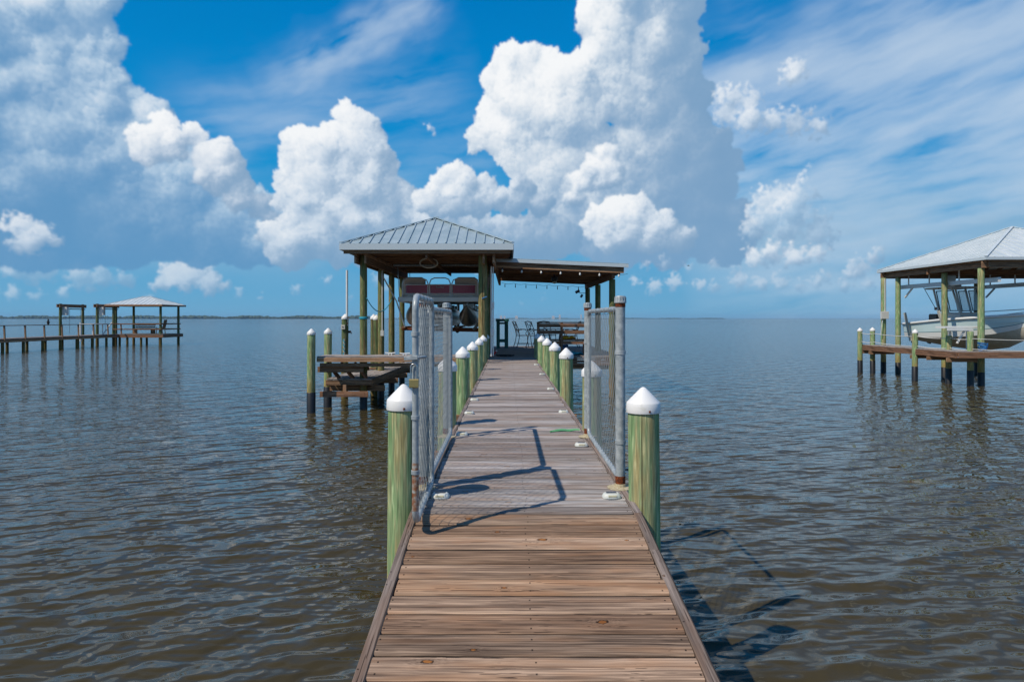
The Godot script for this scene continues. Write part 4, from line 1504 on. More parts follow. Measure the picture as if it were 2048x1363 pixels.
	for x in [-1.42, -0.45, 0.45]:
		m = MB.new()
		m.bar(Vector3(x * 0.9 + 0.06, 0.835, -0.7), Vector3(x * 0.9 + 0.06, 0.835, -3.9), 0.12, 0.05)
		put(m, "bunk", M.dark_wood, l)
	for q in [[Vector3(-1.60, 2.35, 0.7), Vector3(-1.26, 1.62, 0.3), Vector3(-1.05, 0.85, 0.0)], [Vector3(1.50, 2.30, 1.0), Vector3(1.30, 1.1, 0.4), Vector3(1.02, 0.78, 0.1)]]:
		m = MB.new()
		m.tube(q, 0.02 if q[0].x < 0 else 0.045, 8)
		put(m, "guide_pipe", M.alu if q[0].x < 0 else M.strap, l)
	m = MB.new()
	m.tube([Vector3(-1.5, 2.75, -0.6), Vector3(1.5, 2.75, -0.6)], 0.035, 10)
	m.tube([Vector3(-1.5, 2.75, -3.8), Vector3(1.5, 2.75, -3.8)], 0.035, 10)
	put(m, "drive_shaft", M.galv, l)
	# coiled hose hung under the roof, and mooring lines
	m = MB.new()
	pts = []
	for k in 90:
		var an := k * 0.45
		pts.append(Vector3(-2.15 + cos(an) * 0.24, 2.60 + sin(an) * 0.13, -18.5 + k * 0.002))
	m.tube(pts, 0.012, 6)
	single(m, "hose_coil", M.rope, "pale coiled hose hung under the boat-lift roof", "hose")
	m = MB.new()
	pts = []
	for k in 21:
		var f := k / 20.0
		pts.append(Vector3(lerpf(-3.62, -3.4, f), 1.62 - 0.42 * (1.0 - pow(2.0 * f - 1.0, 2.0)) + 0.2 * f, lerpf(-17.42, -20.2, f)))
	m.tube(pts, 0.012, 6)
	single(m, "mooring_line", M.cyan, "blue mooring line slung from the front lift post towards the boat", "rope")
	m = MB.new()
	m.lathe(Vector3(-3.72, 1.12, -17.5), [Vector2(0.094, -0.03), Vector2(0.112, -0.02), Vector2(0.112, 0.02), Vector2(0.094, 0.03)], 16)
	single(m, "rope_lashing", M.cyan, "blue rope lashed round the front lift post above the catwalk", "rope")
	m = MB.new()
	pts = [Vector3(-0.55, 1.66, -17.39), Vector3(-0.66, 1.62, -17.38), Vector3(-0.75, 1.45, -17.6), Vector3(-0.80, 1.28, -18.6), Vector3(-0.62, 0.9, -18.9), Vector3(-0.60, 0.5, -18.9)]
	m.tube(pts, 0.014, 6)
	single(m, "mooring_line", M.blue, "blue line hanging from the thick walkway post by the boat", "rope")

func build_catwalk() -> void:
	var t := thing("catwalk", "raised timber catwalk across the front of the boat slip", "catwalk")
	var m: MB
	for k in 6:
		var z := -16.87 - k * 0.1435
		put(board(Vector3(-4.72, 0.155, z), Vector3(-0.72, 0.155, z), 0.136, 0.036), "plank", M.deck_grey, t)
	put(board(Vector3(-4.72, 0.085, -16.80), Vector3(-0.72, 0.085, -16.80), 0.04, 0.10), "rim_board", M.frame_wood, t)
	put(board(Vector3(-4.66, -0.04, -16.86), Vector3(-0.72, -0.04, -16.86), 0.045, 0.085), "rim_board", M.frame_wood, t)
	put(board(Vector3(-4.72, 0.085, -17.66), Vector3(-0.72, 0.085, -17.66), 0.04, 0.10), "rim_board", M.dark_wood, t)
	put(board(Vector3(-4.74, -0.16, -16.95), Vector3(-3.6, -0.16, -16.95), 0.05, 0.14), "cross_beam", M.dark_wood, t)
	put(board(Vector3(-4.74, -0.16, -17.6), Vector3(-3.6, -0.16, -17.6), 0.05, 0.14), "cross_beam", M.dark_wood, t)
	# lower landing beside the slip, with steep steps down to it
	var l := thing("lower_landing", "low timber landing under the catwalk along the boat slip", "landing")
	for k in 8:
		var x := -4.53 + k * 0.1435
		put(board(Vector3(x, -0.43, -17.25), Vector3(x + 0.12, -0.43, -23.6), 0.136, 0.036), "plank", M.deck_grey, l)
	put(board(Vector3(-4.62, -0.515, -17.28), Vector3(-3.46, -0.515, -17.28), 0.04, 0.13), "rim_board", M.frame_wood, l)
	put(board(Vector3(-3.46, -0.53, -17.3), Vector3(-3.36, -0.53, -23.6), 0.04, 0.16), "rim_board", M.frame_wood, l)
	put(board(Vector3(-4.62, -0.53, -17.3), Vector3(-4.62, -0.53, -23.6), 0.04, 0.16), "rim_board", M.frame_wood, l)
	for z in [-17.65, -19.75, -21.55, -23.55]:
		put(board(Vector3(-4.62, -0.69, z), Vector3(-3.2, -0.69, z), 0.05, 0.15), "cross_beam", M.frame_wood, l)
	put(board(Vector3(-4.7, -0.78, -17.0), Vector3(-3.5, -0.78, -17.0), 0.05, 0.14), "cross_beam", M.bench_wood, l)
	put(board(Vector3(-4.1, -0.55, -17.1), Vector3(-4.1, -0.80, -17.1), 0.09, 0.09, Vector3.BACK), "block", M.frame_wood, l)
	for x in [-4.45, -4.1, -3.76]:
		put(board(Vector3(x - 0.06, -0.02, -17.0), Vector3(x + 0.16, -0.42, -17.35), 0.06, 0.14, Vector3.BACK), "brace", M.bench_wood, l)
	put(board(Vector3(-4.3, -0.22, -18.1), Vector3(-3.5, -0.22, -18.1), 0.2, 0.03), "tread", M.dark_wood, l)
	var q := [[-4.83, -16.7, 0.76, -0.70, "white-capped green piling with a dark sleeve at the catwalk's outer end"], [-4.70, -17.75, 0.76, -0.66, "shorter-looking capped piling just behind the catwalk's outer end"], [-4.74, -19.75, 1.14, -9.0, "capped piling with a bird-box, cleat and tall guide pole on it"], [-4.05, -20.5, 1.14, -9.0, "capped green piling half hidden behind the front lift post"], [-3.9, -20.2, 1.12, -9.0, "capped green piling carrying a small lamp beside the lift posts"]]
	for p in q:
		piling("slip_piling", p[4], "pilings round the boat slip", p[0], p[1], p[2], 0.10, M.pole if p[2] < 1.0 else M.old_post, true, p[3])
	var g := thing("guide_pole", "tall thin grey guide pole standing on a capped piling", "pole", "", Vector3(-4.67, 0, -19.72))
	m = MB.new()
	m.tube([Vector3(0, 0.9, 0), Vector3(0, 2.5, 0)], 0.032, 10)
	put(m, "pipe", M.alu, g)
	for y in [0.95, 1.12]:
		m = MB.new()
		m.lathe(Vector3(0, y, 0), [Vector2(0.034, 0), Vector2(0.044, 0.004), Vector2(0.044, 0.03), Vector2(0.034, 0.034)], 10)
		put(m, "clamp", M.rust, g)
	g = thing("bird_box", "little tan box with a dark hole on the guide-pole piling", "box", "", Vector3(-4.76, 0.86, -19.63))
	m = MB.new()
	m.box(Vector3.ZERO, Vector3(0.11, 0.13, 0.06))
	put(m, "box", M.rope, g)
	m = MB.new()
	m.lathe(Vector3.ZERO, [Vector2(0.0, 0.0), Vector2(0.02, 0.001), Vector2(0.02, 0.01), Vector2(0, 0.011)], 8)
	var hole := put(m, "hole", M.black, g, Vector3(0, 0, 0.028))
	hole.rotation.x = PI / 2
	g = thing("cleat_hook", "dark hook bracket on the side of the guide-pole piling", "hook", "", Vector3(-4.62, 0.72, -19.72))
	m = MB.new()
	m.box(Vector3(0.03, 0, 0), Vector3(0.07, 0.07, 0.05))
	m.tube([Vector3(0.05, 0, 0), Vector3(0.08, -0.03, 0), Vector3(0.07, -0.06, 0)], 0.012, 6)
	put(m, "bracket", M.rubber, g)
	g = thing("tie_rope", "white and blue rope hanging down the guide-pole piling", "rope", "", Vector3(-4.73, 0, -19.63))
	m = MB.new()
	var pts := []
	for k in 24:
		pts.append(Vector3(sin(k * 1.1) * 0.025, 0.52 - k * 0.022, 0.02 + cos(k * 1.1) * 0.012))
	m.tube(pts, 0.014, 6)
	put(m, "strand", M.rope, g)
	m = MB.new()
	pts = []
	for k in 24:
		pts.append(Vector3(sin(k * 1.1 + 2.5) * 0.025, 0.52 - k * 0.022, 0.02 + cos(k * 1.1 + 2.5) * 0.012))
	m.tube(pts, 0.014, 6)
	put(m, "strand", M.cyan, g)
	g = thing("dock_cleat", "small white cleat on the catwalk near the lift posts", "cleat", "cleats on the catwalk", Vector3(-3.0, 0.176, -17.3))
	m = MB.new()
	m.tube([Vector3(-0.13, 0.06, 0), Vector3(-0.05, 0.05, 0), Vector3(0.05, 0.05, 0), Vector3(0.13, 0.06, 0)], 0.016, 8)
	m.tube([Vector3(-0.04, 0, 0), Vector3(-0.03, 0.05, 0)], 0.016, 8)
	m.tube([Vector3(0.04, 0, 0), Vector3(0.03, 0.05, 0)], 0.016, 8)
	put(m, "horn", M.white, g)
	g = thing("dock_cleat", "flat white cleat lying on the catwalk towards the gate", "cleat", "cleats on the catwalk", Vector3(-2.6, 0.176, -17.1))
	put(m, "horn", M.white, g)

# ---------------------------------------------------------------- the neighbour's boathouse, beyond open water
func build_neighbour_house() -> void:
	var t := thing("boathouse_roof", "pale hipped metal roof of the neighbouring boathouse", "roof")
	hip_roof(t, 16.1, 22.86, -23.0, -29.76, 3.18, 1.44, 0.3, M.roof_pale, 0.02, 0.09, M.trim_metal, 0.02)
	for q in [[Vector3(16.3, 2.98, -23.1), Vector3(16.3, 2.98, -29.7)], [Vector3(22.6, 2.98, -23.1), Vector3(22.6, 2.98, -29.7)], [Vector3(16.1, 2.96, -23.2), Vector3(22.9, 2.96, -23.2)], [Vector3(16.1, 2.96, -29.5), Vector3(22.9, 2.96, -29.5)]]:
		put(board(q[0], q[1], 0.06, 0.26), "beam", M.frame_wood, t)
	put(board(Vector3(16.2, 2.9, -26.4), Vector3(22.8, 2.9, -26.4), 0.06, 0.2), "beam", M.dark_wood, t)
	var posts := [[16.32, -23.55, "tall green corner post of the neighbouring boathouse beside the white table"], [16.62, -26.0, "tall green post in front of the white boat's cabin"], [16.45, -28.8, "tall green post at the white boat's stern"], [16.05, -29.2, "tall green post with a white meter box and conduit"], [19.5, -28.4, "dark tall post behind the white boat's cabin"], [22.5, -23.55, "tall corner post at the bow end of the neighbouring boathouse"], [22.5, -28.8, "tall back corner post of the neighbouring boathouse"]]
	for p in posts:
		piling("boathouse_post", p[2], "posts of the neighbouring boathouse", p[0], p[1], 2.84 if p[0] < 22.0 else 2.83, 0.105, M.pole if p[0] < 19.0 else M.old_post, false, -0.74, "post")
	var m := MB.new()
	var box := thing("meter_box", "white meter box with conduit on a boathouse post", "meter", "", Vector3(16.0, 0, -29.05))
	m.box(Vector3(0.02, 1.25, 0), Vector3(0.3, 0.32, 0.12), 0.01)
	put(m, "box", M.off_white, box)
	m = MB.new()
	m.tube([Vector3(0.04, 2.8, 0), Vector3(0.04, 1.4, 0)], 0.025, 8)
	m.tube([Vector3(-0.05, 1.1, 0), Vector3(-0.12, 0.8, 0.02), Vector3(-0.14, 0.4, 0.0)], 0.018, 6)
	put(m, "conduit", M.off_white, box)
	# catwalk along the side and the front
	var w := thing("boathouse_catwalk", "brown timber catwalk wrapped round the neighbouring boathouse", "catwalk")
	for k in 40:
		put(board(Vector3(15.02, -0.018, -29.2 + k * 0.1435), Vector3(15.72, -0.018, -29.2 + k * 0.1435), 0.137, 0.036), "plank", M.deck_pale, w)
	for k in 5:
		put(board(Vector3(15.03, -0.018, -23.43 + k * 0.1435), Vector3(23.0, -0.018, -23.43 + k * 0.1435), 0.137, 0.036), "plank", M.deck_pale, w)
	for q in [[Vector3(15.0, -0.12, -29.2), Vector3(15.0, -0.12, -22.8)], [Vector3(15.76, -0.12, -29.2), Vector3(15.76, -0.12, -23.5)], [Vector3(15.02, -0.12, -22.76), Vector3(23.0, -0.12, -22.76)]]:
		put(board(q[0], q[1], 0.045, 0.2), "rim_board", M.bench_wood, w)
	for z in [-28.9, -28.2, -25.3, -24.3, -23.2]:
		put(board(Vector3(14.9, -0.30, z), Vector3(15.95, -0.30, z), 0.05, 0.14), "cross_beam", M.frame_wood, w)
	var sp := [[14.92, -28.95, 0.62, true, "capped green piling at the far end of the boathouse catwalk"], [15.32, -28.7, 0.64, true, "capped green piling beside the catwalk's far end piling"], [15.02, -25.2, 0.62, true, "capped green piling midway along the boathouse catwalk"], [15.62, -24.2, 0.50, false, "uncapped green piling under the white fish table"], [15.78, -23.3, 0.66, false, "uncapped green piling at the fish table's outer end"]]
	for p in sp:
		piling("catwalk_piling", p[4], "short pilings of the boathouse catwalk", p[0], p[1], p[2], 0.10, M.pole, p[3], -0.66)
	for y in [0.42, 0.06]:
		m = MB.new()
		var pts := []
		var way := [Vector3(14.92, y + 0.08, -28.85), Vector3(15.32, y + 0.06, -28.6), Vector3(15.05, y + 0.03, -25.08), Vector3(15.62, y, -24.08), Vector3(15.8, y, -23.18), Vector3(19.5, y - 0.03, -22.9), Vector3(23.0, y, -22.85)]
		for k in way.size() - 1:
			for j in 8:
				var f := j / 8.0
				pts.append(way[k].lerp(way[k + 1], f) - Vector3(0, 0.04 * 4.0 * f * (1.0 - f), 0))
		m.tube(pts, 0.014, 6)
		single(m, "rope_rail", M.off_white, "white rope strung high along the boathouse catwalk pilings" if y > 0.3 else "white rope strung low along the boathouse catwalk pilings", "rope", "rope rails")
	# white fish-cleaning table
	var f := thing("fish_table", "white fish-cleaning table on the boathouse catwalk", "table", "", Vector3(15.75, 0, -24.0))
	m = MB.new()
	m.box(Vector3(0.1, 0.80, 0), Vector3(1.32, 0.07, 0.55), 0.012)
	put(m, "top", M.white, f)
	m = MB.new()
	m.bar(Vector3(-0.5, 0.72, 0.29), Vector3(0.4, 0.72, 0.29), 0.03, 0.08)
	put(m, "apron", M.white, f)
	m = MB.new()
	m.bar(Vector3(-0.05, 0.24, 0.12), Vector3(0.22, 0.74, 0.16), 0.06, 0.06)
	put(m, "brace", M.alu, f)
	for x in [-0.12, 0.5]:
		m = MB.new()
		m.bar(Vector3(x, -0.02, -0.15), Vector3(x, 0.77, -0.15), 0.07, 0.07, Vector3.BACK)
		put(m, "leg", M.white, f)
	m = MB.new()
	for k in 5:
		var pts := []
		for j in 14:
			var an := j * 0.5
			pts.append(Vector3(16.2 + cos(an) * (0.12 + k * 0.01), 0.02 + k * 0.06 + sin(an * 1.3 + k) * 0.03, -23.3 + sin(an) * 0.12))
		m.tube(pts, 0.016, 6)
	single(m, "rope_bundle", M.blue, "blue rope bundled at the foot of the boathouse corner post", "rope")
	build_console_boat()
	# overhead lift beams
	var l := thing("overhead_lift", "aluminium overhead lift beams under the neighbouring boathouse roof", "boat lift")
	for q in [[16.78, 2.44], [20.2, 2.44]]:
		m = MB.new()
		m.bar(Vector3(q[0], q[1], -29.4), Vector3(q[0], q[1], -23.3), 0.1, 0.16, Vector3.UP, 0.01)
		put(m, "beam", M.alu, l)
		for z in [-28.6, -27.2, -25.4, -24.2]:
			m = MB.new()
			m.bar(Vector3(q[0], q[1] + 0.08, z), Vector3(q[0], 2.95, z), 0.04, 0.04, Vector3.BACK)
			put(m, "hanger", M.alu, l)
		m = MB.new()
		m.bar(Vector3(q[0], 2.0, -28.85), Vector3(q[0], q[1] - 0.08, -28.35), 0.06, 0.06)
		put(m, "knee_brace", M.alu, l)
	m = MB.new()
	m.box(Vector3(17.0, 2.66, -26.3), Vector3(0.35, 0.22, 0.25), 0.04)
	m.tube([Vector3(17.0, 2.5, -26.3), Vector3(17.2, 2.42, -26.3)], 0.1, 10)
	put(m, "winch", M.trim_metal, l)
	for q in [[Vector3(16.8, 2.36, -27.6), Vector3(17.1, 1.5, -27.3), Vector3(17.1, 1.42, -27.1)], [Vector3(20.15, 2.36, -25.0), Vector3(19.7, 1.5, -25.3), Vector3(19.4, 1.12, -25.8)]]:
		m = MB.new()
		m.tube(q, 0.012, 6)
		put(m, "cable", M.black, l)
		m = MB.new()
		m.lathe(q[1] - Vector3(0, 0.06, 0), [Vector2(0.0, 0.0), Vector2(0.05, 0.01), Vector2(0.05, 0.11), Vector2(0, 0.12)], 10)
		put(m, "hook_block", M.black, l)

func build_console_boat() -> void:
	var t := thing("console_boat", "white and pale aqua fishing boat hanging in the neighbouring boathouse", "boat", "", Vector3(18.35, 0, -30.0), -PI / 2)
	# x, half beam at sheer, sheer height, half chine, chine height, keel height
	var secs := [[0.0, 1.02, 0.86, 0.92, 0.34, 0.08], [0.65, 1.08, 0.88, 1.0, 0.33, 0.03], [1.6, 1.12, 0.94, 1.04, 0.33, -0.05], [2.7, 1.12, 1.02, 1.02, 0.36, -0.10], [4.0, 1.06, 1.08, 0.90, 0.43, -0.09], [5.0, 0.84, 1.14, 0.62, 0.53, 0.04], [5.7, 0.50, 1.19, 0.30, 0.70, 0.30], [6.25, 0.06, 1.23, 0.03, 0.95, 0.72]]
	var m: MB
	var parts := {"topside": [0.0, 0.64, M.hull], "waterline_stripe": [0.64, 0.69, M.hull_line], "boot_top": [0.69, 1.0, M.hull_low]}
	for side in [-1.0, 1.0]:
		for key in parts:
			m = MB.new()
			var rings := []
			for s in secs:
				var a := Vector3(s[0], s[2], s[1] * side)
				var b := Vector3(s[0], s[4], s[3] * side)
				var row := []
				for k in 5:
					row.append(a.lerp(b, lerpf(parts[key][0], parts[key][1], k / 4.0)))
				rings.append(row)
			m.loft(rings, false, false, true, Vector3(2.7, 0.7, 0))
			put(m, key, parts[key][2], t)
		m = MB.new()
		var low := []
		for s in secs:
			var b := Vector3(s[0], s[4], s[3] * side)
			var c := Vector3(s[0], s[5], 0)
			var row := []
			for k in 5:
				row.append(b.lerp(c, k / 4.0) - Vector3(0, 0.03 * sin(k / 4.0 * PI), 0))
			low.append(row)
		m.loft(low, false, false, true, Vector3(2.7, 0.9, 0))
		put(m, "bottom", M.hull_bottom, t)
		m = MB.new()
		var pts := []
		for s in secs:
			pts.append(Vector3(s[0], s[2] + 0.02, s[1] * side))
		m.tube(pts, 0.055, 8)
		put(m, "gunwale", M.white, t)
	m = MB.new()
	var s0: Array = secs[0]
	m.slab([Vector3(0, s0[2], -s0[1]), Vector3(0, s0[4], -s0[3]), Vector3(0, s0[5], 0), Vector3(0, s0[4], s0[3]), Vector3(0, s0[2], s0[1])], Vector3(0.04, 0, 0))
	put(m, "transom", M.hull, t)
	m = MB.new()
	var floor_pts := []
	for s in secs:
		floor_pts.append(Vector3(s[0], s[2] - 0.22, s[1] * 0.93))
	for k in range(secs.size() - 1, -1, -1):
		floor_pts.append(Vector3(secs[k][0], secs[k][2] - 0.22, -secs[k][1] * 0.93))
	m.fan(floor_pts, Vector3.UP)
	put(m, "cockpit_floor", M.off_white, t)
	# console with framed panes, hard top
	m = MB.new()
	m.loft([[Vector3(1.85, 0.7, 0.43), Vector3(3.0, 0.7, 0.43), Vector3(3.0, 0.7, -0.43), Vector3(1.85, 0.7, -0.43)], [Vector3(1.9, 1.36, 0.40), Vector3(2.85, 1.36, 0.40), Vector3(2.85, 1.36, -0.40), Vector3(1.9, 1.36, -0.40)]], true, true, false)
	put(m, "console", M.off_white, t)
	m = MB.new()
	m.box(Vector3(1.2, 1.05, 0), Vector3(0.5, 0.5, 0.9), 0.05)
	put(m, "helm_seat", M.vinyl_dark, t)
	for side in [0.46, -0.46]:
		for q in [[1.52, 1.30], [2.12, 1.92], [2.82, 2.50]]:
			m = MB.new()
			m.bar(Vector3(q[0] + 0.16, 1.33, side), Vector3(q[1], 2.32, side), 0.05, 0.07, Vector3.RIGHT)
			put(m, "top_strut", M.off_white, t)
		for q in [[1.70, 2.26, 1.42, 2.02], [2.33, 2.92, 2.06, 2.62]]:
			var a := Vector3(q[0] + 0.05, 1.42, side)
			var b := Vector3(q[1] - 0.05, 1.42, side)
			var c := Vector3(q[3] - 0.03, 2.24, side)
			var d := Vector3(q[2] + 0.06, 2.24, side)
			m = MB.new()
			m.slab([a, b, c, d], Vector3(0, 0, 0.008))
			var pane := put(m, "side_pane", M.glass, t)
			m = MB.new()
			for e in [[a, b], [b, c], [c, d], [d, a]]:
				m.tube([e[0] + Vector3(0, 0, 0.004), e[1] + Vector3(0, 0, 0.004)], 0.022, 6)
			put(m, "window_frame", M.black, pane)
	m = MB.new()
	m.slab([Vector3(2.92, 1.42, 0.4), Vector3(2.64, 2.24, 0.4), Vector3(2.64, 2.24, -0.4), Vector3(2.92, 1.42, -0.4)], Vector3(0.01, 0.003, 0))
	put(m, "windscreen", M.glass, t)
	m = MB.new()
	m.box(Vector3(1.95, 2.36, 0), Vector3(1.7, 0.07, 1.4), 0.03)
	put(m, "hard_top", M.off_white, t)
	m = MB.new()
	m.box(Vector3(1.9, 2.46, 0.1), Vector3(0.5, 0.1, 0.5), 0.03)
	m.tube([Vector3(1.6, 2.4, 0.3), Vector3(1.6, 2.62, 0.3)], 0.03, 6)
	put(m, "radar", M.off_white, t)
	for z in [-0.35, 0.35]:                                # outboards tilted up
		m = MB.new()
		var rings := []
		for q in [[-0.70, 0.10, 0.62], [-0.62, 0.2, 0.64], [-0.35, 0.23, 0.68], [-0.1, 0.2, 0.66], [0.0, 0.1, 0.62]]:
			var ring := []
			for k in 12:
				var an := TAU * k / 12.0
				ring.append(Vector3(q[0] + 0.55, q[2] + sin(an) * q[1] * 1.1 + 0.03, z + cos(an) * q[1]))
			rings.append(ring)
		m.loft(rings)
		put(m, "engine_cowl", M.solar, t)
		m = MB.new()
		m.bar(Vector3(-0.12, 0.72, z), Vector3(-0.34, 0.02, z), 0.12, 0.2, Vector3.RIGHT, 0.03)
		put(m, "engine_leg", M.solar, t)
	m = MB.new()
	m.tube([Vector3(2.9, 1.06, -1.06), Vector3(3.1, 1.24, -1.04), Vector3(4.9, 1.36, -0.82), Vector3(6.1, 1.44, -0.1), Vector3(6.1, 1.44, 0.1), Vector3(4.9, 1.36, 0.82), Vector3(3.1, 1.24, 1.04), Vector3(2.9, 1.06, 1.06)], 0.016, 6)
	put(m, "bow_rail", M.steel, t)
	for q in [[-29.4, 1.36, 0.15], [-27.1, 1.42, 0.6]]:    # guide boards rising beside the hull
		m = MB.new()
		m.bar(Vector3(17.28, q[2], q[0] + 0.1), Vector3(17.08, q[1], q[0]), 0.06, 0.13, Vector3.BACK)
		single(m, "guide_board", M.rope, "slanting tan guide board at the white boat's stern" if q[1] < 1.4 else "slanting tan guide board beside the white boat's cabin", "board", "guide boards")

# ---------------------------------------------------------------- the long dock with a pavilion, far off
func build_far_dock() -> void:
	var t := thing("far_walkway", "long railed walkway leading to the far pavilion", "pier")
	var y := -0.24
	var m: MB
	for k in 60:
		var z := -30.0 - k * 0.5
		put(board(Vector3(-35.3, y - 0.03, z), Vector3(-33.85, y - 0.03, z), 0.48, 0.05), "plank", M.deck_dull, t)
	for x in [-35.3, -33.86]:
		put(board(Vector3(x, y - 0.16, -29.8), Vector3(x, y - 0.16, -60.0), 0.06, 0.22), "rim_board", M.dark_wood, t)
	put(board(Vector3(-33.88, y + 0.88, -29.8), Vector3(-33.88, y + 0.88, -59.6), 0.12, 0.05), "hand_rail", M.dark_wood, t)
	for k in 16:
		var z := -30.0 - k * 1.97
		m = MB.new()
		m.bar(Vector3(-33.80, y - 0.1, z), Vector3(-33.84, y + 0.86, z), 0.09, 0.09, Vector3.BACK)
		put(m, "rail_post", M.frame_wood, t)
		for x in [-33.95, -35.2]:
			m = MB.new()
			m.lathe(Vector3(x, 0, z - (0.15 if x < -34.5 else 0.0)), [Vector2(0.1, WATER - 1.0), Vector2(0.095, y - 0.05), Vector2(0, y - 0.05)], 10, Vector2(rng.randf(), rng.randf()))
			put(m, "pile", M.old_post, t)
	# pavilion
	var p := thing("pavilion", "far pavilion with pale hipped roof at the end of the railed walkway", "pavilion")
	hip_roof(p, -34.95, -29.95, -59.0, -63.3, 2.32, 0.74, 0.4, M.roof_pale, 0.03, 0.12, M.dark_wood, 0.03)
	for k in 9:
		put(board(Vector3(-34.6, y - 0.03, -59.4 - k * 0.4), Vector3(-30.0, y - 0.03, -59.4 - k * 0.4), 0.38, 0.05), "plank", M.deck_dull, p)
	for z in [-59.25, -62.85]:
		put(board(Vector3(-34.6, y - 0.18, z), Vector3(-30.0, y - 0.18, z), 0.06, 0.26), "rim_board", M.bench_wood, p)
		for h in [0.88, 0.42]:
			put(board(Vector3(-34.4, y + h, z), Vector3(-30.2, y + h, z), 0.06, 0.1), "rail", M.bench_wood, p)
	put(board(Vector3(-30.05, y - 0.18, -59.25), Vector3(-30.05, y - 0.18, -62.85), 0.06, 0.26), "rim_board", M.bench_wood, p)
	for h in [0.88, 0.42]:
		put(board(Vector3(-30.2, y + h, -59.3), Vector3(-30.2, y + h, -62.8), 0.06, 0.1), "rail", M.bench_wood, p)
	for q in [[-34.4, -59.4], [-30.3, -59.4], [-30.3, -62.6], [-34.4, -62.6]]:
		m = MB.new()
		m.lathe(Vector3(q[0], 0, q[1]), [Vector2(0.12, WATER - 1.0), Vector2(0.10, 2.28), Vector2(0, 2.28)], 12, Vector2(rng.randf(), rng.randf()))
		put(m, "post", M.old_post, p)
	for q in [[-33.2, -59.4], [-32.0, -59.4], [-33.2, -62.6], [-32.0, -62.6]]:
		m = MB.new()
		m.lathe(Vector3(q[0], 0, q[1]), [Vector2(0.1, WATER - 1.0), Vector2(0.095, y - 0.1), Vector2(0, y - 0.1)], 10, Vector2(rng.randf(), rng.randf()))
		put(m, "pile", M.old_post, p)
	# lift gantries
	for g in [[-38.7, -58.9, -62.0, "far boat-lift gantry standing alone behind the railed walkway"], [-35.7, -59.2, -62.0, "far boat-lift gantry beside the pavilion roof"]]:
		var f := thing("lift_gantry", g[3], "gantry", "gantries by the far walkway")
		for z in [g[1], g[2]]:
			m = MB.new()
			m.lathe(Vector3(g[0], 0, z), [Vector2(0.13, WATER - 1.0), Vector2(0.11, 2.4), Vector2(0, 2.4)], 12, Vector2(rng.randf(), rng.randf()))
			put(m, "post", M.old_post, f)
		for x in [-0.12, 0.12]:
			put(board(Vector3(g[0] + x, 2.22, g[1] + 0.3), Vector3(g[0] + x, 2.22, g[2] - 0.3), 0.06, 0.28), "beam", M.dark_wood, f)
		m = MB.new()
		m.tube([Vector3(g[0] + 0.2, 1.95, g[1]), Vector3(g[0] + 0.2, 1.95, g[2])], 0.04, 8)
		put(m, "drive_shaft", M.dark_wood, f)
		m = MB.new()
		m.box(Vector3(g[0] + 0.3, 1.75, g[1] - 0.2), Vector3(0.4, 0.7, 0.3), 0.03)
		put(m, "motor_cover", M.off_white, f)
		for z in [lerpf(g[1], g[2], 0.3), lerpf(g[1], g[2], 0.8)]:
			m = MB.new()
			m.tube([Vector3(g[0] + 0.2, 1.95, z), Vector3(g[0] + 0.2, -0.2, z)], 0.012, 5)
			put(m, "cable", M.black, f)
	m = MB.new()
	m.tube([Vector3(-38.2, -0.9, -60.9), Vector3(-38.2, 0.75, -60.9)], 0.09, 10)
	single(m, "white_pipe", M.white, "white upright pipe beside the lone far gantry", "pipe")
	var tb := thing("far_table", "white folding table on the far walkway by the pavilion", "table", "", Vector3(-35.0, y, -57.6))
	m = MB.new()
	m.box(Vector3(0, 0.9, 0), Vector3(1.1, 0.05, 2.0), 0.01)
	put(m, "top", M.white, tb)
	for z in [-0.7, 0.7]:
		m = MB.new()
		m.bar(Vector3(0.3, 0, z), Vector3(0.3, 0.88, z), 0.06, 0.06, Vector3.BACK)
		put(m, "leg", M.white, tb)
	m = MB.new()
	m.bar(Vector3(0.35, 0.05, -0.7), Vector3(0.35, 1.3, -2.4), 0.06, 0.08)
	put(m, "brace", M.white, tb)
	var bn := thing("far_bench", "dark slatted bench inside the far pavilion", "bench", "", Vector3(-32.6, y, -61.0))
	for h in [0.45, 0.62, 0.8]:
		put(board(Vector3(-0.9, h, -0.25), Vector3(0.9, h, -0.25), 0.04, 0.12), "back_slat", M.dark_wood, bn)
	put(board(Vector3(-0.9, 0.42, 0), Vector3(0.9, 0.42, 0), 0.45, 0.04), "seat", M.bench_wood, bn)
	for x in [-0.8, 0.8]:
		put(board(Vector3(x, 0, 0), Vector3(x, 0.4, 0), 0.4, 0.06, Vector3.BACK), "leg", M.dark_wood, bn)
	var ch := thing("far_chair", "dark high-backed chair at the far pavilion's rail", "chair", "", Vector3(-30.9, y, -60.6))
	m = MB.new()
	m.bar(Vector3(0.25, 0.4, 0), Vector3(0.45, 1.25, 0), 0.5, 0.05, Vector3.RIGHT)
	put(m, "backrest", M.dark_wood, ch)
	m = MB.new()
	m.bar(Vector3(-0.3, 0.45, 0), Vector3(0.3, 0.40, 0), 0.5, 0.05)
	put(m, "seat", M.dark_wood, ch)
	for q in [[-0.28, -0.24], [-0.28, 0.24], [0.28, -0.24], [0.28, 0.24]]:
		m = MB.new()
		m.bar(Vector3(q[0], 0, q[1]), Vector3(q[0] * 0.8, 0.62, q[1]), 0.05, 0.05, Vector3.BACK)
		put(m, "leg", M.dark_wood, ch)
	m = MB.new()
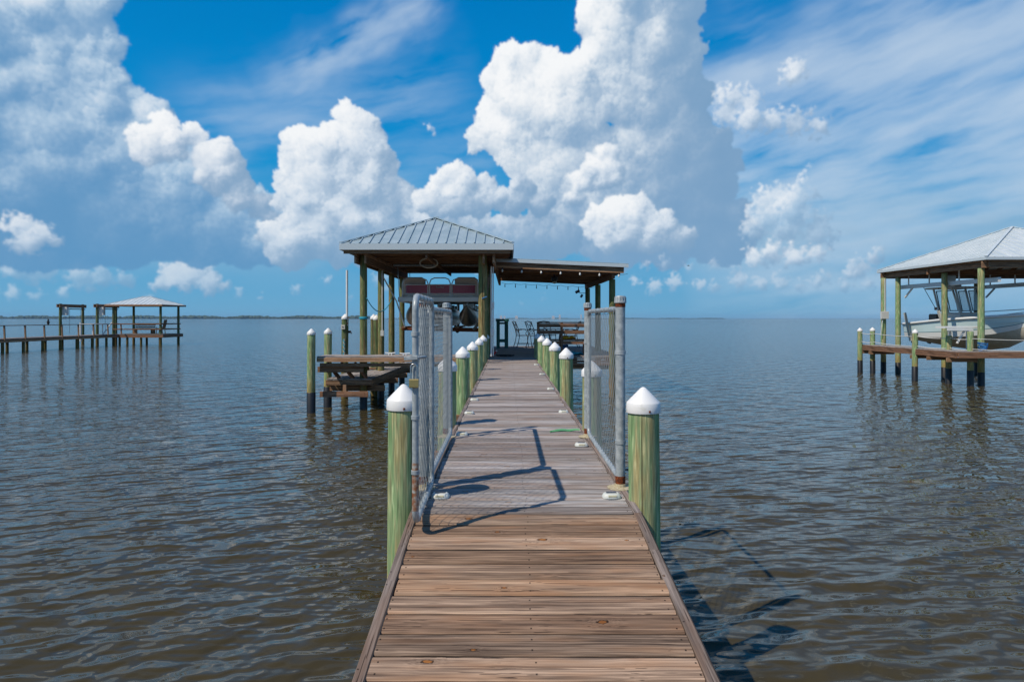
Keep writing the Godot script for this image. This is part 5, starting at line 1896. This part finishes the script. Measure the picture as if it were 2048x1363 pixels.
	m.lathe(Vector3(-33.88, y + 0.9, -50.2), [Vector2(0.0, 0.0), Vector2(0.05, 0.01), Vector2(0.09, 0.12), Vector2(0.1, 0.2), Vector2(0.05, 0.3), Vector2(0.055, 0.36), Vector2(0.03, 0.42), Vector2(0, 0.43)], 10)
	m.slab([Vector3(-33.88, y + 1.24, -50.22), Vector3(-33.74, y + 1.22, -50.2), Vector3(-33.88, y + 1.27, -50.18)], Vector3(0, 0.015, 0))
	single(m, "perched_bird", M.rubber, "dark bird perched on the far walkway's rail", "bird")

# ---------------------------------------------------------------- gate and fences
func chain_link(a: Vector3, b: Vector3, y0: float, y1: float) -> MB:
	var m := MB.new()
	var d := b - a
	var L := d.length()
	d /= L
	var side := d.cross(Vector3.UP)
	var s := 0.048
	var n := int(L / s)
	var rows := int((y1 - y0) / 0.054)
	s = L / n
	var h := (y1 - y0) / rows
	for i in n:
		var pts := []
		for k in rows + 1:
			var right := (k + i) % 2 == 1
			pts.append(a + d * ((i + (1 if right else 0)) * s) + Vector3(0, y0 + h * k, 0) + side * (0.0022 if right else -0.0022))
		m.tube(pts, 0.00175, 4, false)
	return m

func pipe_frame(a: Vector3, b: Vector3, y0: float, y1: float, r: float, corner: float) -> MB:
	var m := MB.new()
	var d := (b - a).normalized()
	var pts := []
	var cs := [[a, d, y0, -1.0, 0], [a, d, y1, 1.0, 1], [b, -d, y1, 1.0, 2], [b, -d, y0, -1.0, 3]]
	for c in cs:
		var o: Vector3 = c[0] + Vector3(0, c[2] - c[3] * corner, 0) + c[1] * corner
		for k in 7:
			var f := k / 6.0 * PI / 2
			var e := f if c[4] % 2 == 1 else PI / 2 - f
			pts.append(o - c[1] * cos(e) * corner + Vector3(0, c[3] * sin(e) * corner, 0))
	pts.append(pts[0])
	m.tube(pts, r, 12, false)
	return m

func fence_post(x: float, z: float, label: String, rusty_foot := false) -> void:
	var t := thing("fence_post", label, "post", "galvanised posts of the gate", Vector3(x, 0, z))
	var m := MB.new()
	m.lathe(Vector3.ZERO, [Vector2(0.032, 0.0), Vector2(0.032, 1.215)], 18)
	var pipe := put(m, "pipe", M.galv, t)
	m = MB.new()
	m.lathe(Vector3(0, 1.175, 0), [Vector2(0.0322, 0.0), Vector2(0.0335, 0.004), Vector2(0.0335, 0.03), Vector2(0.0322, 0.034)], 18)
	put(m, "rust_band", M.rust, pipe)
	m = MB.new()
	var prof := [Vector2(0.031, 1.20), Vector2(0.040, 1.203), Vector2(0.040, 1.212), Vector2(0.0365, 1.215), Vector2(0.0365, 1.238), Vector2(0.033, 1.247), Vector2(0.0, 1.251)]
	m.lathe(Vector3.ZERO, prof, 20)
	for k in 14:
		var an := TAU * k / 14.0
		m.bar(Vector3(cos(an) * 0.0365, 1.214, sin(an) * 0.0365), Vector3(cos(an) * 0.036, 1.24, sin(an) * 0.036), 0.005, 0.005, Vector3(cos(an), 0, sin(an)), 0.001)
	put(m, "post_cap", M.galv, t)
	m = MB.new()
	m.lathe(Vector3.ZERO, [Vector2(0.085, 0.001), Vector2(0.085, 0.006), Vector2(0.04, 0.012), Vector2(0.038, 0.028), Vector2(0.032, 0.030)], 18)
	put(m, "foot_plate", M.foot, t)
	m = MB.new()
	m.lathe(Vector3(0, 0.03, 0), [Vector2(0.0322, 0.0), Vector2(0.0332, 0.003), Vector2(0.0332, 0.022 if not rusty_foot else 0.045), Vector2(0.0322, 0.05)], 18)
	put(m, "rust_band", M.rust, pipe)
	for y in [0.30, 0.88]:
		m = MB.new()
		m.lathe(Vector3(0, y, 0), [Vector2(0.0325, -0.013), Vector2(0.036, -0.012), Vector2(0.036, 0.012), Vector2(0.0325, 0.013)], 18)
		put(m, "clamp_band", M.galv, pipe)

func build_gate() -> void:
	M.foot = mottled(17, 0.04, Color(0.62, 0.56, 0.42), Color(0.80, 0.77, 0.68), 6.0, 0.8)
	M.patchy = mottled(18, 0.035, Color(0.50, 0.24, 0.09), Color(0.66, 0.67, 0.66), 4.0, 0.6)
	fence_post(0.728, -4.44, "galvanised fence post with a rusty foot beside the big capped piling", true)
	fence_post(0.738, -6.36, "galvanised end post of the fence panel on the bench side")
	fence_post(-0.560, -4.44, "galvanised hinge post behind the padlocked gate leaf")
	fence_post(-0.578, -6.36, "galvanised end post of the fence panel on the boat-lift side")
	var m: MB
	for q in [[0.735, "chain-link fence panel along the bench side of the walkway"], [-0.530, "chain-link fence panel along the boat-lift side beyond the open leaf"]]:
		var s: float = q[0]
		var t := thing("chain_link_fence", q[1], "fence", "fence panels flanking the gate")
		var a := Vector3(s, 0, -4.515)
		var b := Vector3(s + 0.004 * signf(s), 0, -6.27)
		var fr := put(pipe_frame(a, b, 0.045, 1.165, 0.0185, 0.07), "frame", M.galv, t)
		put(chain_link(a + Vector3(0, 0, -0.02), b + Vector3(0, 0, 0.02), 0.065, 1.14), "chain_link", M.wire, t)
		for k in 7:
			var f := (k + 0.5) / 7.0
			m = MB.new()
			var o: Vector3 = a.lerp(b, f) + Vector3(0, 1.165, 0)
			m.tube([o + Vector3(-0.021, -0.03, 0), o + Vector3(-0.02, 0.012, 0.002), o + Vector3(0, 0.021, 0.003), o + Vector3(0.02, 0.012, 0.002), o + Vector3(0.021, -0.03, 0)], 0.002, 5)
			put(m, "tie_wire", M.wire, fr)
	# the leaf, swung open towards the ramp
	var g := thing("gate_leaf", "open chain-link gate leaf with rust streaks and padlock latch", "gate", "", Vector3.ZERO)
	var ha := Vector3(-0.500, 0, -4.43)
	var fa := Vector3(-0.486, 0, -3.56)
	var leaf := put(pipe_frame(fa, ha, 0.035, 1.215, 0.0175, 0.075), "frame", M.galv, g)
	put(chain_link(fa + Vector3(0, 0, -0.018), ha + Vector3(0, 0, 0.018), 0.055, 1.19), "chain_link", M.wire, g)
	m = MB.new()
	m.lathe(fa + Vector3(0, 0.10, 0), [Vector2(0.0178, 0.0), Vector2(0.0182, 0.005), Vector2(0.0182, 0.24), Vector2(0.0178, 0.25)], 16)
	put(m, "rust_patch", M.patchy, leaf)
	for y in [0.30, 0.585, 1.02]:
		m = MB.new()
		m.lathe(fa + Vector3(0, y, 0), [Vector2(0.0182, -0.011), Vector2(0.0225, -0.010), Vector2(0.0225, 0.010), Vector2(0.0182, 0.011)], 16)
		put(m, "clamp_band", M.galv, leaf)
	for y in [0.25, 1.0]:
		m = MB.new()
		m.tube([ha + Vector3(0.0, y, 0), Vector3(-0.535, y, -4.45), Vector3(-0.56, y, -4.44)], 0.011, 8)
		put(m, "hinge", M.galv, g)
	for k in 5:
		var f := (k + 0.5) / 5.0
		var o: Vector3 = fa.lerp(ha, f)
		for yy in [[1.215, 1.0], [0.035, -1.0]]:
			m = MB.new()
			m.tube([o + Vector3(-0.02, yy[0] - yy[1] * 0.03, 0), o + Vector3(-0.019, yy[0] + yy[1] * 0.011, 0.002), o + Vector3(0, yy[0] + yy[1] * 0.02, 0.003), o + Vector3(0.019, yy[0] + yy[1] * 0.011, 0.002), o + Vector3(0.02, yy[0] - yy[1] * 0.03, 0)], 0.002, 5)
			put(m, "tie_wire", M.wire, leaf)
	# fork latch: two fingers round the stile
	m = MB.new()
	m.bar(fa + Vector3(-0.055, 0.893, 0.022), fa + Vector3(0.015, 0.899, 0.03), 0.01, 0.022)
	m.tube([fa + Vector3(0.01, 0.899, 0.028), fa + Vector3(0.03, 0.90, 0.02), fa + Vector3(0.045, 0.90, 0.0), fa + Vector3(0.05, 0.90, -0.02)], 0.0085, 8)
	m.bar(fa + Vector3(0.0, 0.885, 0.02), fa + Vector3(0.0, 0.91, 0.02), 0.05, 0.02, Vector3.BACK)
	put(m, "fork_latch", M.galv, g)
	var p := thing("padlock", "brass padlock hanging on the gate latch by a steel shackle", "padlock", "", fa + Vector3(-0.004, 0.79, 0.027))
	m = MB.new()
	m.bar(Vector3(-0.024, -0.025, 0), Vector3(0.024, -0.025, 0), 0.02, 0.046, Vector3.UP, 0.005)
	put(m, "body", M.brass, p)
	m = MB.new()
	var pts := [Vector3(-0.016, -0.01, 0), Vector3(-0.016, 0.055, 0)]
	for k in 7:
		var an := PI - PI * k / 6.0
		pts.append(Vector3(cos(an) * 0.016, 0.06 + sin(an) * 0.016, 0))
	pts.append(Vector3(0.016, -0.01, 0))
	m.tube(pts, 0.004, 8)
	put(m, "shackle", M.steel, p)

# ---------------------------------------------------------------- small things
func dock_light(x: float, z: float, label: String) -> void:
	var t := thing("dock_light", label, "light", "solar lights along the walkway's edges", Vector3(x, 0.001, z), rng.randf_range(-0.06, 0.06))
	var m := MB.new()
	var rings := []
	for q in [[0.0, 1.0], [0.012, 1.0], [0.024, 0.86], [0.028, 0.74]]:
		var ring := []
		for k in 16:
			var an := TAU * k / 16.0
			var c := Vector2(cos(an), sin(an))
			var e := pow(pow(absf(c.x), 4.0) + pow(absf(c.y), 4.0), -0.25)
			ring.append(Vector3(c.x * e * 0.056 * q[1], q[0], c.y * e * 0.040 * q[1]))
		rings.append(ring)
	m.loft(rings)
	var hs := put(m, "housing", M.lamp_body, t)
	m = MB.new()
	m.box(Vector3(0, 0.0295, -0.008), Vector3(0.062, 0.003, 0.030), 0.001)
	put(m, "solar_panel", M.solar, hs)
	m = MB.new()
	m.box(Vector3(0, 0.0165, 0.0385), Vector3(0.05, 0.012, 0.006), 0.002)
	put(m, "lens", M.lamp_glass, hs)

func patio_chair(at: Vector3, turn: float, label: String) -> void:
	var t := thing("patio_chair", label, "chair", "black patio chairs on the platform", at, turn)
	var m := MB.new()
	for s in [-0.24, 0.24]:                                # the chair faces +x
		m = MB.new()
		m.tube([Vector3(-0.34, 0.0, s), Vector3(-0.26, 0.22, s), Vector3(-0.22, 0.46, s), Vector3(-0.27, 0.7, s), Vector3(-0.38, 0.97, s)], 0.014, 8)
		put(m, "leg", M.iron, t)
		m = MB.new()
		m.tube([Vector3(0.27, 0.0, s), Vector3(0.24, 0.2, s), Vector3(0.22, 0.44, s)], 0.014, 8)
		put(m, "leg", M.iron, t)
		m = MB.new()
		m.tube([Vector3(-0.25, 0.66, s), Vector3(-0.05, 0.70, s * 1.08), Vector3(0.16, 0.67, s * 1.1), Vector3(0.2, 0.6, s * 1.08), Vector3(0.15, 0.52, s), Vector3(0.21, 0.45, s)], 0.013, 8)
		put(m, "arm", M.iron, t)
		m = MB.new()
		m.tube([Vector3(-0.29, 0.14, s), Vector3(0.25, 0.14, s)], 0.01, 6)
		put(m, "stretcher", M.iron, t)
	m = MB.new()
	for k in 9:
		m.bar(Vector3(-0.22, 0.45, -0.22 + k * 0.055), Vector3(0.23, 0.45, -0.22 + k * 0.055), 0.018, 0.014)
	m.tube([Vector3(-0.23, 0.45, -0.25), Vector3(0.24, 0.45, -0.25), Vector3(0.24, 0.45, 0.25), Vector3(-0.23, 0.45, 0.25), Vector3(-0.23, 0.45, -0.25)], 0.014, 6)
	put(m, "seat", M.iron, t)
	m = MB.new()                                           # scrolled back
	m.tube([Vector3(-0.38, 0.97, -0.25), Vector3(-0.40, 1.0, 0.0), Vector3(-0.38, 0.97, 0.25)], 0.018, 8)
	m.tube([Vector3(-0.23, 0.52, -0.24), Vector3(-0.23, 0.52, 0.24)], 0.012, 6)
	for q in [[0.62, -0.12, 0.09], [0.62, 0.12, 0.09], [0.78, 0.0, 0.11], [0.88, -0.15, 0.07], [0.88, 0.15, 0.07], [0.70, 0.0, 0.05]]:
		var pts := []
		for k in 15:
			var an := k * 0.55
			var rad: float = q[2] * (1.0 - k * 0.035)
			var yy: float = q[0] + sin(an) * rad
			pts.append(Vector3(-0.23 - 0.30 * maxf(0.0, yy - 0.52) * 1.05, yy, q[1] + cos(an) * rad))
		m.tube(pts, 0.009, 6)
	put(m, "backrest", M.iron, t)

func build_small_things() -> void:
	var lights := [[0.634, 4.2, "pale solar dock light beside the big capped piling at the fence"], [0.63, 5.9, "pale solar dock light at the foot of the bench-side fence panel"], [0.645, 8.0, "pale solar dock light on the bench side, first beyond the fence"], [0.655, 10.6, "pale solar dock light on the bench side, second beyond the fence"], [0.66, 13.4, "pale solar dock light on the bench side, third beyond the fence"], [0.66, 16.2, "pale solar dock light on the bench side, last before the platform"], [-0.42, 4.2, "pale solar dock light under the open gate leaf's shadow"], [-0.44, 6.45, "pale solar dock light at the end post on the boat-lift side"], [-0.455, 7.9, "pale solar dock light on the boat-lift side, first beyond the fence"], [-0.46, 9.2, "pale solar dock light on the boat-lift side, second beyond the fence"]]
	for q in lights:
		dock_light(q[0], -q[1], q[2])
	var m := MB.new()
	# green strap lying on the boards
	var pts := []
	for k in 13:
		var f := k / 12.0
		pts.append([Vector3(0.40 + f * 0.29, 0.004 + 0.018 * f * absf(sin(f * 5.0)), -6.60 - 0.05 * sin(f * 3.0)), 0.004 + 0.02 * sin(f * PI)])
	for k in 12:
		var a: Vector3 = pts[k][0]
		var b: Vector3 = pts[k + 1][0]
		var ha := Vector3(0, 0.012, -pts[k][1] * 2.0)
		var hb := Vector3(0, 0.012, -pts[k + 1][1] * 2.0)
		m.quad(a, b, b + hb, a + ha, Vector3.UP)
		m.quad(a - Vector3(0, 0.003, 0), b - Vector3(0, 0.003, 0), b + hb - Vector3(0, 0.003, 0), a + ha - Vector3(0, 0.003, 0), Vector3.DOWN)
	single(m, "green_strap", M.green, "green plastic strap trailing across the boards by the fence", "strap")
	# black hose heap and the red nozzle at the platform's threshold
	m = MB.new()
	pts = []
	for k in 120:
		var f := k / 119.0
		pts.append(Vector3(-0.28 + 0.36 * f + 0.10 * cos(k * 0.55), 0.022 + 0.02 * absf(sin(k * 0.37)), -19.9 + 0.12 * sin(k * 0.55)))
	m.tube(pts, 0.014, 6)
	single(m, "hose_heap", M.rubber, "black hose heaped on the deck where the platform begins", "hose")
	var nz := thing("hose_nozzle", "red hose nozzle resting beside the black hose", "nozzle", "", Vector3(-0.42, 0.02, -19.75))
	m = MB.new()
	m.tube([Vector3(-0.05, 0.0, 0), Vector3(0.0, 0.06, 0), Vector3(0.06, 0.13, 0)], [0.022, 0.026, 0.03], 8)
	put(m, "barrel", M.red, nz)
	m = MB.new()
	m.tube([Vector3(0.06, 0.13, 0), Vector3(0.085, 0.16, 0)], 0.02, 8)
	put(m, "tip", M.white, nz)
	# teal stand
	var s := thing("teal_stand", "teal painted wooden stand with open slots beside the roof posts", "stand", "", Vector3(-0.22, 0, -25.8))
	for q in [["post", Vector3(-0.17, 0.5, 0.15), Vector3(0.13, 1.0, 0.05)], ["post", Vector3(0.14, 0.5, 0.15), Vector3(0.14, 1.0, 0.05)], ["post", Vector3(-0.17, 0.5, -0.2), Vector3(0.12, 1.0, 0.05)], ["post", Vector3(0.14, 0.5, -0.2), Vector3(0.12, 1.0, 0.05)], ["top", Vector3(-0.01, 1.045, -0.02), Vector3(0.50, 0.09, 0.46)], ["rail", Vector3(-0.01, 0.93, 0.15), Vector3(0.3, 0.07, 0.04)], ["rail", Vector3(-0.01, 0.27, 0.15), Vector3(0.3, 0.11, 0.04)], ["rail", Vector3(-0.01, 0.27, -0.2), Vector3(0.3, 0.11, 0.04)]]:
		m = MB.new()
		if q[0] == "post":
			m.bar(q[1] - Vector3(0, 0.5, 0), q[1] + Vector3(0, 0.5, 0), q[2].x, q[2].z, Vector3.BACK)
		else:
			m.box(q[1], q[2])
		put(m, q[0], M.teal, s)
	patio_chair(Vector3(0.58, 0, -26.4), 0.25, "black scrollwork patio chair standing alone beside the teal stand")
	patio_chair(Vector3(1.08, 0, -26.2), 0.5, "black scrollwork patio chair half hidden by the bench's end")
	patio_chair(Vector3(1.55, 0, -26.9), -1.2, "black scrollwork patio chair at the table's far side behind the bench")
	patio_chair(Vector3(2.35, 0, -26.0), 2.9, "black scrollwork patio chair behind the middle of the bench")
	var tb := thing("patio_table", "black lattice patio table behind the bench", "table", "", Vector3(1.75, 0, -25.9))
	m = MB.new()
	m.lathe(Vector3(0, 0.70, 0), [Vector2(0.0, 0.0), Vector2(0.55, 0.0), Vector2(0.57, 0.012), Vector2(0.55, 0.025), Vector2(0.0, 0.025)], 24)
	put(m, "top", M.iron, tb)
	for k in 4:
		var an := TAU * (k + 0.5) / 4
		var o := Vector3(cos(an), 0, sin(an))
		m = MB.new()
		m.tube([o * 0.4, o * 0.25 + Vector3(0, 0.3, 0), o * 0.3 + Vector3(0, 0.55, 0), o * 0.45 + Vector3(0, 0.7, 0)], 0.016, 8)
		put(m, "leg", M.iron, tb)
	# bench along the platform's front edge, its back to the pier's shore end
	var b := thing("deck_bench", "brown slatted bench along the front edge of the platform", "bench", "", Vector3(0, 0, -20.35))
	for x in [0.88, 1.58, 2.30]:
		put(board(Vector3(x, 0.0, 0.0), Vector3(x, 0.97, 0.06), 0.07, 0.06, Vector3.BACK), "back_post", M.bench_wood, b)
		put(board(Vector3(x, 0.0, -0.45), Vector3(x, 0.44, -0.45), 0.07, 0.07, Vector3.BACK), "leg", M.bench_wood, b)
	put(board(Vector3(0.84, 0.985, 0.04), Vector3(2.42, 0.985, 0.04), 0.12, 0.035), "top_rail", M.bench_wood, b)
	for q in [0.90, 0.70]:
		put(board(Vector3(0.85, q, 0.09), Vector3(2.40, q, 0.09), 0.025, 0.11), "back_slat", M.bench_wood, b)
	for k in 3:
		put(board(Vector3(0.85, 0.465, -0.08 - k * 0.15), Vector3(2.40, 0.465, -0.08 - k * 0.15), 0.14, 0.035), "seat_slat", M.bench_wood, b)
	put(board(Vector3(0.87, 0.39, -0.03), Vector3(2.35, 0.39, -0.03), 0.03, 0.1), "apron", M.bench_wood, b)
	# things left on and under the bench
	m = MB.new()
	var rings := []
	for q in [[-0.2, 0.03], [-0.16, 0.07], [-0.05, 0.09], [0.03, 0.06], [0.1, 0.085], [0.2, 0.05], [0.23, 0.02]]:
		var ring := []
		for k in 10:
			var an := TAU * k / 10.0
			ring.append(Vector3(1.80 + q[0], 0.49 + maxf(-0.005, q[1] * (0.55 + 0.6 * sin(an + q[0] * 6.0))), -20.55 + cos(an) * q[1] * 1.6))
		rings.append(ring)
	m.loft(rings)
	single(m, "life_vest", M.yellow, "yellow life vest lying folded on the bench seat", "life vest")
	m = MB.new()
	rings = []
	for q in [[-0.3, 0.03], [-0.22, 0.10], [-0.05, 0.12], [0.1, 0.08], [0.2, 0.09], [0.3, 0.03]]:
		var ring := []
		for k in 10:
			var an := TAU * k / 10.0
			ring.append(Vector3(1.98 + q[0], maxf(0.0, q[1] * (0.5 + 0.6 * sin(an + q[0] * 5.0))), -20.75 + cos(an) * q[1] * 1.7))
		rings.append(ring)
	m.loft(rings)
	single(m, "crumpled_towel", M.cyan, "turquoise towel crumpled on the platform under the bench", "towel")
	var cl := thing("cooler", "blue cooler box standing behind the bench's middle post", "cooler", "", Vector3(1.62, 0, -21.0))
	m = MB.new()
	m.box(Vector3(0, 0.13, 0), Vector3(0.4, 0.26, 0.28), 0.03)
	put(m, "body", M.blue, cl)
	m = MB.new()
	m.box(Vector3(0, 0.28, 0), Vector3(0.42, 0.05, 0.3), 0.02)
	put(m, "lid", M.blue, cl)
	# a gull in the air
	var g := thing("flying_bird", "small dark bird flying in front of the clouds", "bird", "", Vector3(21.1, 7.3, -80.0))
	g.scale = Vector3.ONE * 0.45
	m = MB.new()
	rings = []
	for q in [[-0.28, 0.01], [-0.15, 0.06], [0.05, 0.08], [0.2, 0.05], [0.3, 0.015]]:
		var ring := []
		for k in 8:
			var an := TAU * k / 8.0
			ring.append(Vector3(q[0], sin(an) * q[1], cos(an) * q[1]))
		rings.append(ring)
	m.loft(rings)
	put(m, "body", M.rubber, g)
	for sd in [-1.0, 1.0]:
		m = MB.new()
		m.slab([Vector3(-0.1, 0.03, 0.05 * sd), Vector3(0.12, 0.03, 0.05 * sd), Vector3(0.1, 0.14, 0.35 * sd), Vector3(-0.12, 0.06, 0.7 * sd), Vector3(-0.1, 0.1, 0.3 * sd)], Vector3(0, 0.012, 0))
		put(m, "wing", M.rubber, g)
